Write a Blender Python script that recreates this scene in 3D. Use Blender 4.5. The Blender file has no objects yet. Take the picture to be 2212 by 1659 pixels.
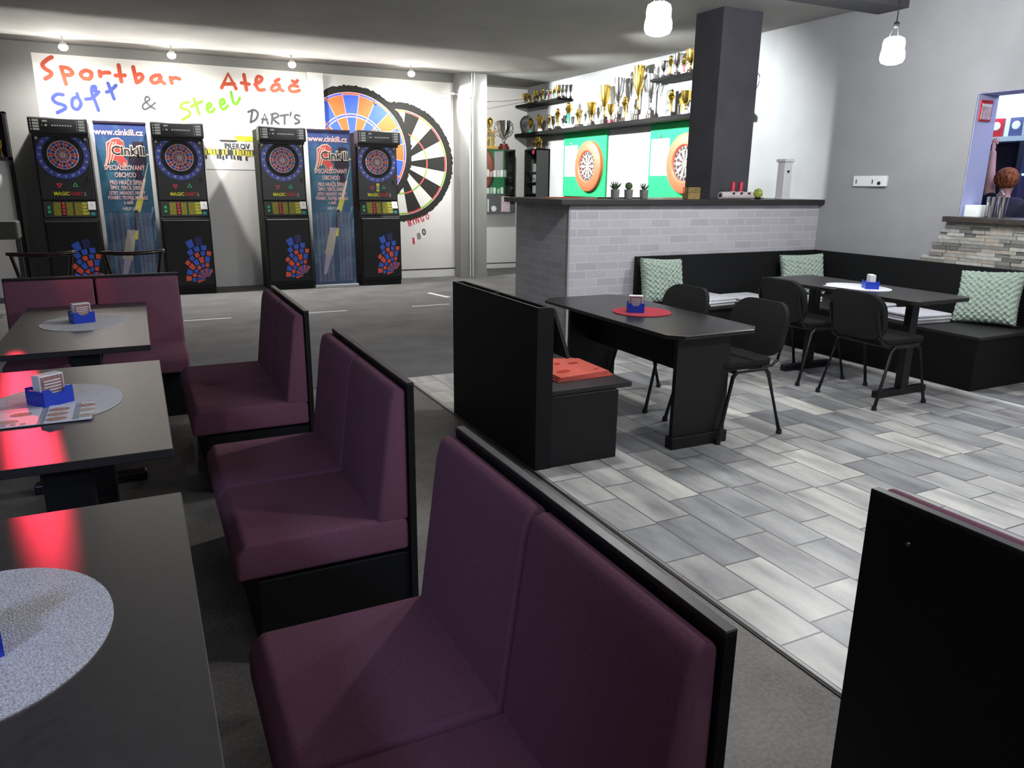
import bpy, bmesh, math, random
from mathutils import Vector, Matrix
R = math.radians
S = bpy.context.scene
C = S.collection
rnd = random.Random(7)

# ------------------------------------------------------------------ camera
cam_d = bpy.data.cameras.new('camera'); cam = bpy.data.objects.new('camera', cam_d); C.objects.link(cam)
cam_d.sensor_fit = 'HORIZONTAL'; cam_d.sensor_width = 36.0
cam_d.lens = 36.0 * 1612.65 / 2212.0
cam_d.clip_start = 0.05; cam_d.clip_end = 100
yaw, pitch, roll = R(26.313), R(14.984), R(-0.6237)
_right = Vector((math.cos(yaw), -math.sin(yaw), 0)); _fwd = Vector((math.sin(yaw), math.cos(yaw), 0)); _up = Vector((0, 0, 1))
_F = _fwd * math.cos(pitch) - _up * math.sin(pitch)
_D = -_up * math.cos(pitch) - _fwd * math.sin(pitch)
_r = _right * math.cos(roll) + _D * math.sin(roll)
_d = _D * math.cos(roll) - _right * math.sin(roll)
m = Matrix((_r, -_d, -_F)).transposed().to_4x4(); m.translation = Vector((0, 0, 1.5))
cam.matrix_world = m
S.camera = cam

# ------------------------------------------------------------------ world, exposure
S.view_settings.view_transform = 'Standard'; S.view_settings.look = 'None'
S.view_settings.exposure = 0.0; S.view_settings.gamma = 1.0; S.view_settings.use_curve_mapping = False
w = bpy.data.worlds.new('world'); S.world = w; w.use_nodes = True
w.node_tree.nodes['Background'].inputs[0].default_value = (0.6, 0.65, 0.8, 1); w.node_tree.nodes['Background'].inputs[1].default_value = 0.02

# ------------------------------------------------------------------ lights
def lamp(name, kind, loc, power, color=(1, 1, 1), target=None, size=0.05, spot=150, blend=0.4, sy=None, spread=None):
    l = bpy.data.lights.new(name, kind); o = bpy.data.objects.new(name, l); C.objects.link(o)
    o.location = loc; l.energy = power; l.color = color
    if kind == 'AREA':
        l.size = size
        if sy: l.shape = 'RECTANGLE'; l.size_y = sy
        if spread: l.spread = R(spread)
    else: l.shadow_soft_size = size
    if kind == 'SPOT': l.spot_size = R(spot); l.spot_blend = blend
    if target is not None:
        o.rotation_euler = (Vector(target) - Vector(loc)).to_track_quat('-Z', 'Y').to_euler()
    return o
SPOTX = [-0.577, 0.62, 2.12, 3.82]
for x in SPOTX:                                    # the four ceiling spots along the dart wall
    lamp('wall_spot_light', 'SPOT', (x, 10.95, 2.96), 195, (1, .97, .92), (x + .05, 11.45, .6), .03, 165, 1.0)
for k in range(8):                                 # added upward spots without fixtures, for the bright streak on the ceiling
    x = -1.0 + k * .76
    o = lamp('added_ceiling_wash', 'SPOT', (x, 11.62, 2.26), 88, (1, .96, .9), (x, 10.74, 3.155), .02, 46, .2); o.scale = (2.6, 1, 1)
for y, p in ((11.3, 600), (9.5, 720), (7.7, 720)):  # strong spots on the steel dart boards and trophies
    lamp('board_and_recess_light', 'SPOT', (4.5, y, 2.9), p, (.96, 1, .98), (6.45, y - .1, 1.9), .05, 95, .6)
lamp('bar_light', 'AREA', (7.6, 3.6, 2.8), 30, (.62, .66, 1), (7.6, 3.6, 0), 1.2)
lamp('room_fill_light', 'AREA', (4.2, 0.4, 3.1), 16, (.95, .97, 1), (4.2, .8, 0), 1.0)  # added overhead fill, standing in for other unseen lamps of the room
lamp('board_and_recess_light', 'SPOT', (4.9, 10.2, 3.08), 160, (1, 1, .98), (5.8, 12.5, 1.5), .05, 90, .6)  # added fill that brightens the recess wall beyond the column
lamp('booth_fill_light', 'AREA', (0.6, -0.6, 3.1), 22, (.8, .78, 1), (0.5, 1.5, 0), 1.4)  # added fill over the booths, not a particular lamp
lamp('blue_light', 'SPOT', (-1.6, -0.4, 2.2), 130, (.5, .62, 1), (-.5, 1.7, .72), .2, 62, .8)
o = lamp('red_light', 'SPOT', (-1.35, 9.5, 3.05), 480, (1, .03, .07), (-.42, 3.0, .72), .03, 7.5, .4); o.scale = (.15, 1, 1)
lamp('red_light', 'SPOT', (-.9, 4.5, 3.0), 60, (1, .05, .12), (-.36, 5.62, .86), .03, 8, .4)

# ------------------------------------------------------------------ materials
def mat(name, col, rough=.6, metal=0, emit=None, es=1, noise=0, nscale=20, bump=0, bscale=200, spec=.5, trans=0, coat=0):
    m = bpy.data.materials.new(name); m.use_nodes = True; nt = m.node_tree; b = nt.nodes['Principled BSDF']
    b.inputs['Base Color'].default_value = (*col, 1); b.inputs['Roughness'].default_value = rough
    b.inputs['Metallic'].default_value = metal; b.inputs['Specular IOR Level'].default_value = spec
    if trans: b.inputs['Transmission Weight'].default_value = trans
    if coat: b.inputs['Coat Weight'].default_value = coat
    if emit: b.inputs['Emission Color'].default_value = (*emit, 1); b.inputs['Emission Strength'].default_value = es
    tc = None
    if noise or bump:
        tc = nt.nodes.new('ShaderNodeTexCoord')
    if noise:
        n = nt.nodes.new('ShaderNodeTexNoise'); n.inputs['Scale'].default_value = nscale; n.inputs['Detail'].default_value = 5
        r = nt.nodes.new('ShaderNodeValToRGB'); nt.links.new(tc.outputs['Object'], n.inputs['Vector'])
        r.color_ramp.elements[0].position = .3; r.color_ramp.elements[1].position = .7
        r.color_ramp.elements[0].color = (*[c * (1 - noise) for c in col], 1)
        r.color_ramp.elements[1].color = (*[min(1, c * (1 + noise)) for c in col], 1)
        nt.links.new(n.outputs['Fac'], r.inputs['Fac']); nt.links.new(r.outputs['Color'], b.inputs['Base Color'])
    if bump:
        n = nt.nodes.new('ShaderNodeTexNoise'); n.inputs['Scale'].default_value = bscale; n.inputs['Detail'].default_value = 3
        bp = nt.nodes.new('ShaderNodeBump'); bp.inputs['Strength'].default_value = bump; bp.inputs['Distance'].default_value = .01
        nt.links.new(tc.outputs['Object'], n.inputs['Vector']); nt.links.new(n.outputs['Fac'], bp.inputs['Height']); nt.links.new(bp.outputs['Normal'], b.inputs['Normal'])
    return m
M = {}
def A(k, *a, **kw): M[k] = mat(k, *a, **kw)
A('paint_white', (.80, .79, .77), .8, bump=.05, bscale=60)
A('storage_grey', (.06, .062, .055), .8)
A('paint_grey', (.24, .24, .235), .85, noise=.05, nscale=3, bump=.06, bscale=80)
A('paint_wall', (.285, .29, .30), .85, noise=.05, nscale=3, bump=.08, bscale=80)
A('ceiling_paint', (.22, .215, .205), .9, noise=.08, nscale=2, bump=.1, bscale=60)
A('beam_paint', (.05, .05, .055), .9)
A('pillar_paint', (.048, .048, .058), .85, noise=.15, nscale=4, bump=.25, bscale=40)
A('black_board', (.007, .007, .008), .5, bump=.03, bscale=300, spec=.35)
A('black_board_matt', (.006, .0065, .007), .65, spec=.25)
A('black_edge', (.022, .020, .020), .45)
A('table_top', (.030, .026, .025), .36, noise=.25, nscale=60, spec=1.0)
M['table_top'].node_tree.nodes['Principled BSDF'].inputs['IOR'].default_value = 1.8
A('table_dark', (.014, .013, .013), .28, noise=.2, nscale=50)
A('metal_black', (.012, .012, .013), .35, metal=.3)
A('fabric_purple', (.195, .083, .122), .95, noise=.12, nscale=180, bump=.25, bscale=900, spec=.15)
A('chair_fabric', (.018, .018, .018), .95, noise=.15, nscale=300, bump=.3, bscale=900, spec=.2)
A('plastic_black', (.012, .012, .012), .35)
A('chair_wood', (.02, .006, .005), .2, coat=.6)
A('green_fabric', (.35, .43, .37), .95, noise=.08, nscale=60, spec=.1)
A('pad_white', (.62, .62, .66), .9, noise=.1, nscale=25, spec=.1)
A('cloth_orange', (.62, .13, .10), .9, noise=.06, nscale=30, spec=.1)
A('cloth_leaf', (.42, .05, .03), .9, spec=.1)
A('mat_red', (.34, .032, .05), .8, spec=.2)
A('mat_silver', (.72, .72, .75), .7, noise=.28, nscale=260, bump=.5, bscale=300)
A('mat_glitter', (.60, .60, .62), .7, noise=.45, nscale=260, bump=.5, bscale=300)
A('plastic_blue', (.012, .05, .50), .35)
A('card_white', (.75, .75, .76), .6)
A('card_brown', (.32, .17, .16), .6, noise=.3, nscale=60)
A('card_gold', (.70, .42, .06), .5)
A('paper', (.80, .82, .88), .5)
A('print_skin', (.55, .32, .24), .6, noise=.3, nscale=60)
A('print_grey', (.36, .40, .48), .6)
A('shelf_black', (.003, .003, .003), .7, spec=.15)
A('marquee', (.03, .03, .032), .4)
A('lamp_white', (.9, .9, .9), .4, emit=(.97, .98, 1), es=320)
A('led_white', (.9, .9, .9), .4, emit=(1, 1, 1), es=1.2)
A('spot_glass', (.9, .9, .9), .4, emit=(1, .95, .85), es=160)
A('dot_dim', (.55, .58, .55), .5)
A('d_blue', (.035, .06, .42), .45); A('d_red', (.55, .035, .04), .45); A('d_navy', (.02, .02, .13), .45)
A('d_ring', (.06, .09, .42), .4); A('d_black', (.008, .008, .008), .6); A('d_white', (.75, .70, .70), .5)
A('m_blue', (.05, .13, .72), .6); A('m_orange', (.68, .17, .04), .6); A('m_pink', (.80, .45, .60), .6)
A('m_black', (.022, .022, .020), .9, noise=.3, nscale=40); A('m_white', (.80, .79, .76), .7); A('m_red', (.62, .10, .10), .6); A('m_green', (.28, .50, .06), .6)
A('l_red', (.52, .07, .03), .7); A('l_blue', (.03, .05, .26), .7); A('l_green', (.14, .38, .01), .7); A('l_grey', (.035, .037, .045), .7); A('l_pink', (.62, .04, .08), .7); A('l_olive', (.18, .2, .14), .7)
A('neon_red', (.6, .03, .06), .5, emit=(1, .05, .1), es=.25); A('neon_green', (.03, .35, .14), .5, emit=(.05, 1, .4), es=.15)
A('t_yellow', (.75, .75, .03), .5); A('olive', (.17, .16, .02), .4, noise=.2, nscale=30); A('olive_light', (.4, .38, .05), .4); A('teal', (.02, .25, .25), .4); A('key_green', (.02, .35, .12), .4); A('key_red', (.5, .04, .05), .4)
A('g_blue', (.035, .11, .62), .5); A('g_red', (.75, .09, .05), .5); A('g_teal', (.02, .10, .35), .5)
A('b_pink', (.95, .58, .56), .6); A('b_dark', (.035, .02, .045), .6); A('b_red', (.72, .10, .09), .6); A('b_cream', (.85, .78, .62), .6); A('b_lilac', (.42, .38, .52), .6); A('b_yellow', (.72, .66, .10), .6); A('b_beige', (.52, .46, .36), .6); A('b_sky', (.20, .34, .60), .6)
A('banner_side', (.45, .45, .46), .5)
A('green_board', (.004, .36, .10), .85, noise=.15, nscale=30, bump=.2, bscale=120)
A('surround_orange', (.62, .11, .05), .5); A('surround_red', (.45, .03, .03), .6)
A('gold', (.78, .55, .12), .22, metal=1); A('silver', (.72, .72, .74), .16, metal=1); A('bronze', (.45, .22, .1), .3, metal=1)
A('marble_black', (.03, .02, .02), .3); A('wood_red', (.16, .02, .02), .4); A('wood_gold', (.60, .36, .08), .5); A('trophy_green', (.02, .45, .25), .3); A('trophy_red', (.5, .04, .06), .4); A('marble_white', (.7, .7, .68), .3)
A('pot_grey', (.16, .16, .155), .9, noise=.15, nscale=60); A('leaf', (.035, .07, .03), .7, noise=.3, nscale=40); A('cactus', (.05, .10, .03), .8); A('soil', (.03, .02, .015), 1)
A('wicker', (.30, .21, .07), .8, noise=.4, nscale=80); A('birch', (.50, .44, .44), .8, noise=.1, nscale=30); A('candle_red', (.40, .01, .04), .4); A('moss', (.30, .35, .06), .95, noise=.3, nscale=60)
A('box_white', (.60, .60, .61), .7); A('socket', (.75, .75, .76), .4); A('pipe', (.55, .55, .54), .5)
A('skirting', (.78, .78, .76), .6); A('tape', (.75, .75, .78), .6)
A('steel', (.6, .6, .6), .3, metal=1); A('strip_dark', (.03, .025, .02), .5, metal=.4); A('strip_light', (.13, .12, .11), .5, metal=.4)
A('sill_wood', (.035, .028, .024), .5, noise=.3, nscale=20)
for i, c in enumerate([(.20, .20, .185), (.30, .30, .28), (.42, .42, .39), (.13, .13, .12), (.36, .33, .28)]): A('stone_%d' % i, c, .9, noise=.15, nscale=25, bump=.4, bscale=60)
A('bar_wall', (.45, .48, .72), .8); A('bar_shelf', (.62, .74, .85), .6); A('bar_dark', (.03, .03, .06), .6)
A('led_blue', (.1, .5, 1), .4, emit=(.15, .55, 1), es=9); A('led_red', (1, .1, .15), .4, emit=(1, .1, .18), es=9); A('led_violet', (.4, .3, 1), .4, emit=(.4, .3, 1), es=5)
A('skin', (.62, .36, .34), .6); A('hair_auburn', (.26, .075, .025), .7, noise=.5, nscale=40, bump=.5, bscale=90); A('shirt_navy', (.012, .014, .035), .9); A('jeans', (.03, .04, .08), .9)
A('bottle_green', (.02, .10, .04), .1, coat=.5); A('bottle_brown', (.12, .04, .01), .1, coat=.5); A('glass_clear', (.75, .8, .82), .1); A('picture_red', (.55, .03, .05), .5); A('picture_blue', (.1, .12, .3), .5)
A('item_grey', (.45, .47, .46), .5); A('item_white', (.8, .85, .84), .5); A('item_pink', (.6, .45, .5), .5, noise=.3, nscale=30); A('cab_black', (.02, .022, .022), .4); A('cab_green', (.012, .06, .035), .5); A('cab_grey', (.07, .075, .075), .5)
A('hill_grey', (.52, .50, .47), .7); A('crowd_dark', (.05, .05, .06), .7); A('crowd_yellow', (.66, .62, .08), .7); A('poster_white', (.85, .85, .85), .6); A('yellow_strip', (.75, .85, .03), .6)
def glassmat():
    m = bpy.data.materials.new('glass_pane'); m.use_nodes = True; nt = m.node_tree; nt.nodes.clear()
    o = nt.nodes.new('ShaderNodeOutputMaterial'); mx = nt.nodes.new('ShaderNodeMixShader'); t = nt.nodes.new('ShaderNodeBsdfTransparent'); g = nt.nodes.new('ShaderNodeBsdfGlossy')
    g.inputs['Roughness'].default_value = .03; mx.inputs[0].default_value = .05
    nt.links.new(t.outputs[0], mx.inputs[1]); nt.links.new(g.outputs[0], mx.inputs[2]); nt.links.new(mx.outputs[0], o.inputs[0]); return m
M['glass'] = glassmat()

def nodes(name):
    m = bpy.data.materials.new(name); m.use_nodes = True; nt = m.node_tree; b = nt.nodes['Principled BSDF']
    tc = nt.nodes.new('ShaderNodeTexCoord'); L = nt.links.new
    return m, nt, b, tc, L
def mixc(nt, L, fac, a, b, mode='MIX'):
    x = nt.nodes.new('ShaderNodeMix'); x.data_type = 'RGBA'; x.blend_type = mode
    for s, v in ((0, fac), (6, a), (7, b)):
        if hasattr(v, 'links'): L(v, x.inputs[s])
        else: x.inputs[s].default_value = v if s == 0 else (*v, 1)
    return x.outputs[2]
def noise(nt, L, vec, scale, detail=4):
    n = nt.nodes.new('ShaderNodeTexNoise'); n.inputs['Scale'].default_value = scale; n.inputs['Detail'].default_value = detail
    L(vec, n.inputs['Vector']); return n.outputs['Fac']
def ramp(nt, L, fac, stops):
    r = nt.nodes.new('ShaderNodeValToRGB'); e = r.color_ramp.elements
    e[0].position, e[0].color = stops[0][0], (*stops[0][1], 1); e[1].position, e[1].color = stops[-1][0], (*stops[-1][1], 1)
    for p, c in stops[1:-1]: q = e.new(p); q.color = (*c, 1)
    L(fac, r.inputs['Fac']); return r.outputs['Color']
def brickmat(name, w, h, mortar, ms, c1, c2, axes, rough, marble=0, off=.5, sq=None, bias=0):
    m, nt, b, tc, L = nodes(name)
    sp = nt.nodes.new('ShaderNodeSeparateXYZ'); L(tc.outputs['Object'], sp.inputs[0]); cb = nt.nodes.new('ShaderNodeCombineXYZ')
    if axes == 'floor':
        L(sp.outputs['Y'], cb.inputs[0]); L(sp.outputs['X'], cb.inputs[1])
    else:
        ad = nt.nodes.new('ShaderNodeMath'); L(sp.outputs['X'], ad.inputs[0]); L(sp.outputs['Y'], ad.inputs[1]); L(ad.outputs[0], cb.inputs[0]); L(sp.outputs['Z'], cb.inputs[1])
    bt = nt.nodes.new('ShaderNodeTexBrick'); L(cb.outputs[0], bt.inputs['Vector'])
    bt.inputs['Scale'].default_value = 1; bt.inputs['Brick Width'].default_value = w; bt.inputs['Row Height'].default_value = h
    bt.inputs['Mortar Size'].default_value = ms; bt.inputs['Mortar Smooth'].default_value = .1; bt.inputs['Bias'].default_value = bias
    bt.offset = off
    if sq: bt.squash, bt.squash_frequency = sq
    bt.inputs['Color1'].default_value = (0, 0, 0, 1); bt.inputs['Color2'].default_value = (1, 1, 1, 1); bt.inputs['Mortar'].default_value = (.5, .5, .5, 1)
    col = ramp(nt, L, bt.outputs['Color'], [(0, c1)] + [(.5, tuple((a + c) / 2 for a, c in zip(c1, c2)))] + [(1, c2)])
    if marble:
        mp = nt.nodes.new('ShaderNodeMapping'); mp.inputs['Scale'].default_value = (3.2, .9, 1); mp.inputs['Rotation'].default_value = (0, 0, .35); L(tc.outputs['Object'], mp.inputs[0])
        off_v = nt.nodes.new('ShaderNodeVectorMath'); off_v.operation = 'MULTIPLY_ADD'; L(bt.outputs['Color'], off_v.inputs[0]); off_v.inputs[1].default_value = (9, 7, 5); L(mp.outputs[0], off_v.inputs[2])
        f = noise(nt, L, off_v.outputs[0], 2.2, 6)
        col = mixc(nt, L, marble, col, ramp(nt, L, f, [(.3, (.22, .22, .24)), (.48, (.62, .62, .61)), (.66, (1, .99, .95))]), 'MULTIPLY')
    fine = noise(nt, L, tc.outputs['Object'], 60, 3)
    col = mixc(nt, L, .12, col, ramp(nt, L, fine, [(.3, (.3, .3, .3)), (.7, (1, 1, 1))]), 'MULTIPLY')
    col = mixc(nt, L, bt.outputs['Fac'], col, mortar)
    L(col, b.inputs['Base Color']); b.inputs['Roughness'].default_value = rough
    bp = nt.nodes.new('ShaderNodeBump'); bp.inputs['Strength'].default_value = .4; bp.inputs['Distance'].default_value = .004; bp.invert = True
    L(bt.outputs['Fac'], bp.inputs['Height']); L(bp.outputs['Normal'], b.inputs['Normal'])
    return m
M['tiles'] = brickmat('tiles', .45, .20, (.10, .10, .095), .004, (.34, .35, .37), (.74, .73, .69), 'floor', .38, marble=.75, off=.37, sq=(.7, 3))
M['bricks'] = brickmat('bricks', .23, .075, (.47, .46, .49), .006, (.37, .37, .40), (.45, .44, .47), 'wall', .8)
def floormat(name, c1, c2, s1, s2, rough, bump, extra=None):
    m, nt, b, tc, L = nodes(name)
    f1 = noise(nt, L, tc.outputs['Object'], s1, 5); f2 = noise(nt, L, tc.outputs['Object'], s2, 2)
    col = mixc(nt, L, .45, ramp(nt, L, f1, [(.3, c1), (.7, c2)]), ramp(nt, L, f2, [(.35, c1), (.65, c2)]))
    L(col, b.inputs['Base Color']); b.inputs['Roughness'].default_value = rough
    bp = nt.nodes.new('ShaderNodeBump'); bp.inputs['Strength'].default_value = bump; bp.inputs['Distance'].default_value = .004
    L(f2, bp.inputs['Height']); L(bp.outputs['Normal'], b.inputs['Normal'])
    return m
M['carpet'] = floormat('carpet', (.09, .089, .092), (.20, .198, .202), 2.5, 260, .95, .6)
M['vinyl'] = floormat('vinyl', (.09, .085, .078), (.21, .20, .18), 5, 70, .6, .1)
def bannermat():
    m, nt, b, tc, L = nodes('banner_print')
    sp = nt.nodes.new('ShaderNodeSeparateXYZ'); L(tc.outputs['Object'], sp.inputs[0])
    mr = nt.nodes.new('ShaderNodeMapRange'); mr.inputs[1].default_value = 0; mr.inputs[2].default_value = 2.2; L(sp.outputs['Z'], mr.inputs[0])
    base = ramp(nt, L, mr.outputs[0], [(0, (.03, .06, .14)), (.45, (.035, .10, .19)), (.75, (.03, .15, .24)), (1, (.05, .07, .28))])
    f = noise(nt, L, tc.outputs['Object'], 3.2, 8)
    col = mixc(nt, L, ramp(nt, L, f, [(.5, (0, 0, 0)), (.72, (.7, .7, .7))]), base, (.14, .32, .42))
    L(col, b.inputs['Base Color']); b.inputs['Roughness'].default_value = .5
    return m
M['banner_print'] = bannermat()

# ------------------------------------------------------------------ mesh builder
_textcache = {}
def text_mesh(s, bold=0.0, res=2):
    k = (s, bold, res)
    if k in _textcache: return _textcache[k]
    c = bpy.data.curves.new('t', 'FONT'); c.body = s; c.size = 1; c.align_x = 'CENTER'; c.align_y = 'CENTER'; c.resolution_u = res; c.offset = bold
    o = bpy.data.objects.new('t', c); C.objects.link(o)
    dg = bpy.context.evaluated_depsgraph_get(); dg.update()
    me = bpy.data.meshes.new_from_object(o.evaluated_get(dg)); bpy.data.objects.remove(o); bpy.data.curves.remove(c)
    _textcache[k] = me; return me
class MB:
    def __init__(s, *mats): s.bm = bmesh.new(); s.m = list(mats)
    def mi(s, m):
        if m is None: return 0
        if m not in s.m: s.m.append(m)
        return s.m.index(m)
    def add(s, verts, faces, m=None):
        i = s.mi(m); vs = [s.bm.verts.new(v) for v in verts]; out = []
        for f in faces:
            try: q = s.bm.faces.new([vs[k] for k in f]); q.material_index = i; out.append(q)
            except ValueError: pass
        return vs, out
    def bev(s, verts, faces, bev, seg):
        if bev <= 0: return
        es = list({e for f in faces for e in f.edges})
        i = faces[0].material_index
        r = bmesh.ops.bevel(s.bm, geom=es, offset=bev, segments=seg, profile=.5, affect='EDGES', clamp_overlap=True)
        for f in r['faces']: f.material_index = i
    def box(s, x0, x1, y0, y1, z0, z1, m=None, bev=0, seg=1):
        v, f = s.add([(x0, y0, z0), (x1, y0, z0), (x1, y1, z0), (x0, y1, z0), (x0, y0, z1), (x1, y0, z1), (x1, y1, z1), (x0, y1, z1)],
                     [(0, 3, 2, 1), (4, 5, 6, 7), (0, 1, 5, 4), (1, 2, 6, 5), (2, 3, 7, 6), (3, 0, 4, 7)], m)
        s.bev(v, f, bev, seg); return s
    def prism(s, pts, axis, a, b, m=None, bev=0, seg=1):
        def P(p, t): return {'x': (t, p[0], p[1]), 'y': (p[0], t, p[1]), 'z': (p[0], p[1], t)}[axis]
        n = len(pts); v = [P(p, a) for p in pts] + [P(p, b) for p in pts]
        vs, f = s.add(v, [tuple(range(n))[::-1], tuple(range(n, 2 * n))] + [(k, (k + 1) % n, n + (k + 1) % n, n + k) for k in range(n)], m)
        bmesh.ops.recalc_face_normals(s.bm, faces=f); s.bev(vs, f, bev, seg); return s
    def tube(s, pts, r, n=10, m=None, closed=False, flat=1.0):
        pts = [Vector(p) for p in pts]; rings = []; k = len(pts); rr = r if isinstance(r, (list, tuple)) else [r] * k
        for i, p in enumerate(pts):
            d = ((pts[min(i + 1, k - 1)] - p).normalized() + (p - pts[max(i - 1, 0)]).normalized())
            if d.length < 1e-6: d = Vector((0, 0, 1))
            d.normalize(); u = d.cross(Vector((0, 0, 1)) if abs(d.z) < .95 else Vector((0, 1, 0))).normalized(); v = d.cross(u)
            rings.append([p + (u * math.cos(t) + v * math.sin(t) * flat) * rr[i] for t in [2 * math.pi * j / n for j in range(n)]])
        vs = [q for ring in rings for q in ring]
        fs = [(a * n + j, a * n + (j + 1) % n, (a + 1) * n + (j + 1) % n, (a + 1) * n + j) for a in range(k - 1) for j in range(n)]
        fs += [tuple(range(n))[::-1], tuple((k - 1) * n + j for j in range(n))]
        _, f = s.add(vs, fs, m); bmesh.ops.recalc_face_normals(s.bm, faces=f); return s
    def lathe(s, prof, c=(0, 0, 0), n=20, m=None, axis='z', sx=1, sy=1):
        k = len(prof); c = Vector(c); vs = []
        for (r, z) in prof:
            for j in range(n):
                t = 2 * math.pi * j / n; p = (r * math.cos(t) * sx, r * math.sin(t) * sy, z)
                if axis == 'y': p = (p[0], z, p[1])
                if axis == 'x': p = (z, p[0], p[1])
                vs.append(c + Vector(p))
        fs = [(a * n + j, a * n + (j + 1) % n, (a + 1) * n + (j + 1) % n, (a + 1) * n + j) for a in range(k - 1) for j in range(n)]
        fs += [tuple(range(n))[::-1], tuple((k - 1) * n + j for j in range(n))]
        _, f = s.add(vs, fs, m); bmesh.ops.recalc_face_normals(s.bm, faces=f); return s
    def ball(s, c, r, m=None, sc=(1, 1, 1), n=14):
        k = n // 2
        prof = [(max(1e-4, math.sin(math.pi * i / k)), -math.cos(math.pi * i / k)) for i in range(k + 1)]
        vs = []
        for (a, z) in prof:
            for j in range(n):
                t = 2 * math.pi * j / n; vs.append((c[0] + a * math.cos(t) * r * sc[0], c[1] + a * math.sin(t) * r * sc[1], c[2] + z * r * sc[2]))
        _, f = s.add(vs, [(a * n + j, a * n + (j + 1) % n, (a + 1) * n + (j + 1) % n, (a + 1) * n + j) for a in range(k) for j in range(n)], m)
        bmesh.ops.recalc_face_normals(s.bm, faces=f); return s
    def poly(s, pts, m=None):
        s.add(pts, [tuple(range(len(pts)))], m); return s
    def ribbon(s, pts, wd, y, m=None, th=.005):            # one brush stroke on a wall that faces -Y
        P = [Vector((q[0], q[1])) for q in pts]; P = [q for i, q in enumerate(P) if i == 0 or (q - P[i - 1]).length > .004]; n = len(P)
        closed = n > 5 and (P[0] - P[-1]).length < .02
        F = []; r = wd / 2
        for i in range(n):
            a = P[i - 1] if i else (P[-2] if closed else P[0]); c = P[i + 1] if i < n - 1 else (P[1] if closed else P[-1])
            d = (c - a).normalized(); F.append((P[i], d, Vector((-d.y, d.x))))
        outer = []; L_ = [p + q * r for p, d, q in F]; R_ = [p - q * r for p, d, q in F]
        for i in range(n - 1):
            s.add([(L_[i].x, y - th - i * 2e-5, L_[i].y), (L_[i + 1].x, y - th - i * 2e-5 - 2e-5, L_[i + 1].y), (R_[i + 1].x, y - th - i * 2e-5 - 2e-5, R_[i + 1].y), (R_[i].x, y - th - i * 2e-5, R_[i].y)], [(0, 1, 2, 3)], m)
        for side in (L_, R_):
            for i in range(n - 1): s.add([(side[i].x, y - th, side[i].y), (side[i + 1].x, y - th, side[i + 1].y), (side[i + 1].x, y, side[i + 1].y), (side[i].x, y, side[i].y)], [(0, 1, 2, 3)], m)
        if not closed:
            for (p, d, q), sg in ((F[0], -1), (F[-1], 1)):
                cap = [p + q * r * math.cos(t) + d * sg * r * math.sin(t) for t in [math.pi * k / 8 for k in range(9)]]
                s.add([(c.x, y - th, c.y) for c in cap], [tuple(range(9))], m)
                for k in range(8): s.add([(cap[k].x, y - th, cap[k].y), (cap[k + 1].x, y - th, cap[k + 1].y), (cap[k + 1].x, y, cap[k + 1].y), (cap[k].x, y, cap[k].y)], [(0, 1, 2, 3)], m)
        bmesh.ops.remove_doubles(s.bm, verts=s.bm.verts, dist=.00002)
        return s
    def text(s, t, pos, size, m=None, face='-y', rot=0, bold=0, wid=None, res=2):
        me = text_mesh(t, bold, res); i = s.mi(m)
        xs = [v.co.x for v in me.vertices]; sx = size
        if wid and xs: sx = wid / max(1e-6, max(xs) - min(xs))
        X, N = (Vector((1, 0, 0)), Vector((0, -1, 0))) if face == '-y' else (Vector((0, -1, 0)), Vector((-1, 0, 0)))
        Z = Vector((0, 0, 1)); ca, sa = math.cos(rot), math.sin(rot); p = Vector(pos)
        vs = []
        for v in me.vertices:
            a, b = v.co.x * sx, v.co.y * size; a, b = a * ca - b * sa, a * sa + b * ca
            vs.append(p + X * a + Z * b)
        s.add(vs, [tuple(f.vertices) for f in me.polygons], m); return s
    def build(s, name, parent=None, world=False, smooth=None, loc=None):
        me = bpy.data.meshes.new(name)
        if world and parent is not None:
            bmesh.ops.translate(s.bm, verts=s.bm.verts, vec=-parent.location)
        if parent is None and loc is not None:
            bmesh.ops.translate(s.bm, verts=s.bm.verts, vec=-Vector(loc))
        s.bm.to_mesh(me); s.bm.free()
        for k in s.m: me.materials.append(M[k])
        if smooth: me.shade_smooth(); me.set_sharp_from_angle(angle=R(smooth))
        o = bpy.data.objects.new(name, me); C.objects.link(o)
        if loc is not None: o.location = loc
        if parent is not None: o.parent = parent
        return o
def tag(o, label=None, cat=None, group=None, kind=None):
    if label: o['label'] = label
    if cat: o['category'] = cat
    if group: o['group'] = group
    if kind: o['kind'] = kind
    return o
def struct(o): o['kind'] = 'structure'; return o
def thing(name, label, cat, loc=(0, 0, 0), rz=0, group=None):
    o = bpy.data.objects.new(name, None); o.empty_display_size = .1; C.objects.link(o); o.location = loc; o.rotation_euler = (0, 0, rz)
    return tag(o, label, cat, group)
def dup(root, loc, rz=0, label=None, group=None, scale=None):
    r = root.copy(); C.objects.link(r); r.location = loc; r.rotation_euler = (0, 0, rz)
    if scale: r.scale = (scale,) * 3 if not isinstance(scale, tuple) else scale
    if label: r['label'] = label
    if group: r['group'] = group
    for ch in list(root.children):
        c = ch.copy(); C.objects.link(c); c.parent = r
        for g in list(ch.children):
            d = g.copy(); C.objects.link(d); d.parent = c
    return r
def circle(cx, cz, r, n=40, a0=0, a1=2 * math.pi): return [(cx + r * math.cos(a0 + (a1 - a0) * k / n), cz + r * math.sin(a0 + (a1 - a0) * k / n)) for k in range(n + (0 if abs(a1 - a0 - 2 * math.pi) < 1e-6 else 1))]
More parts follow.
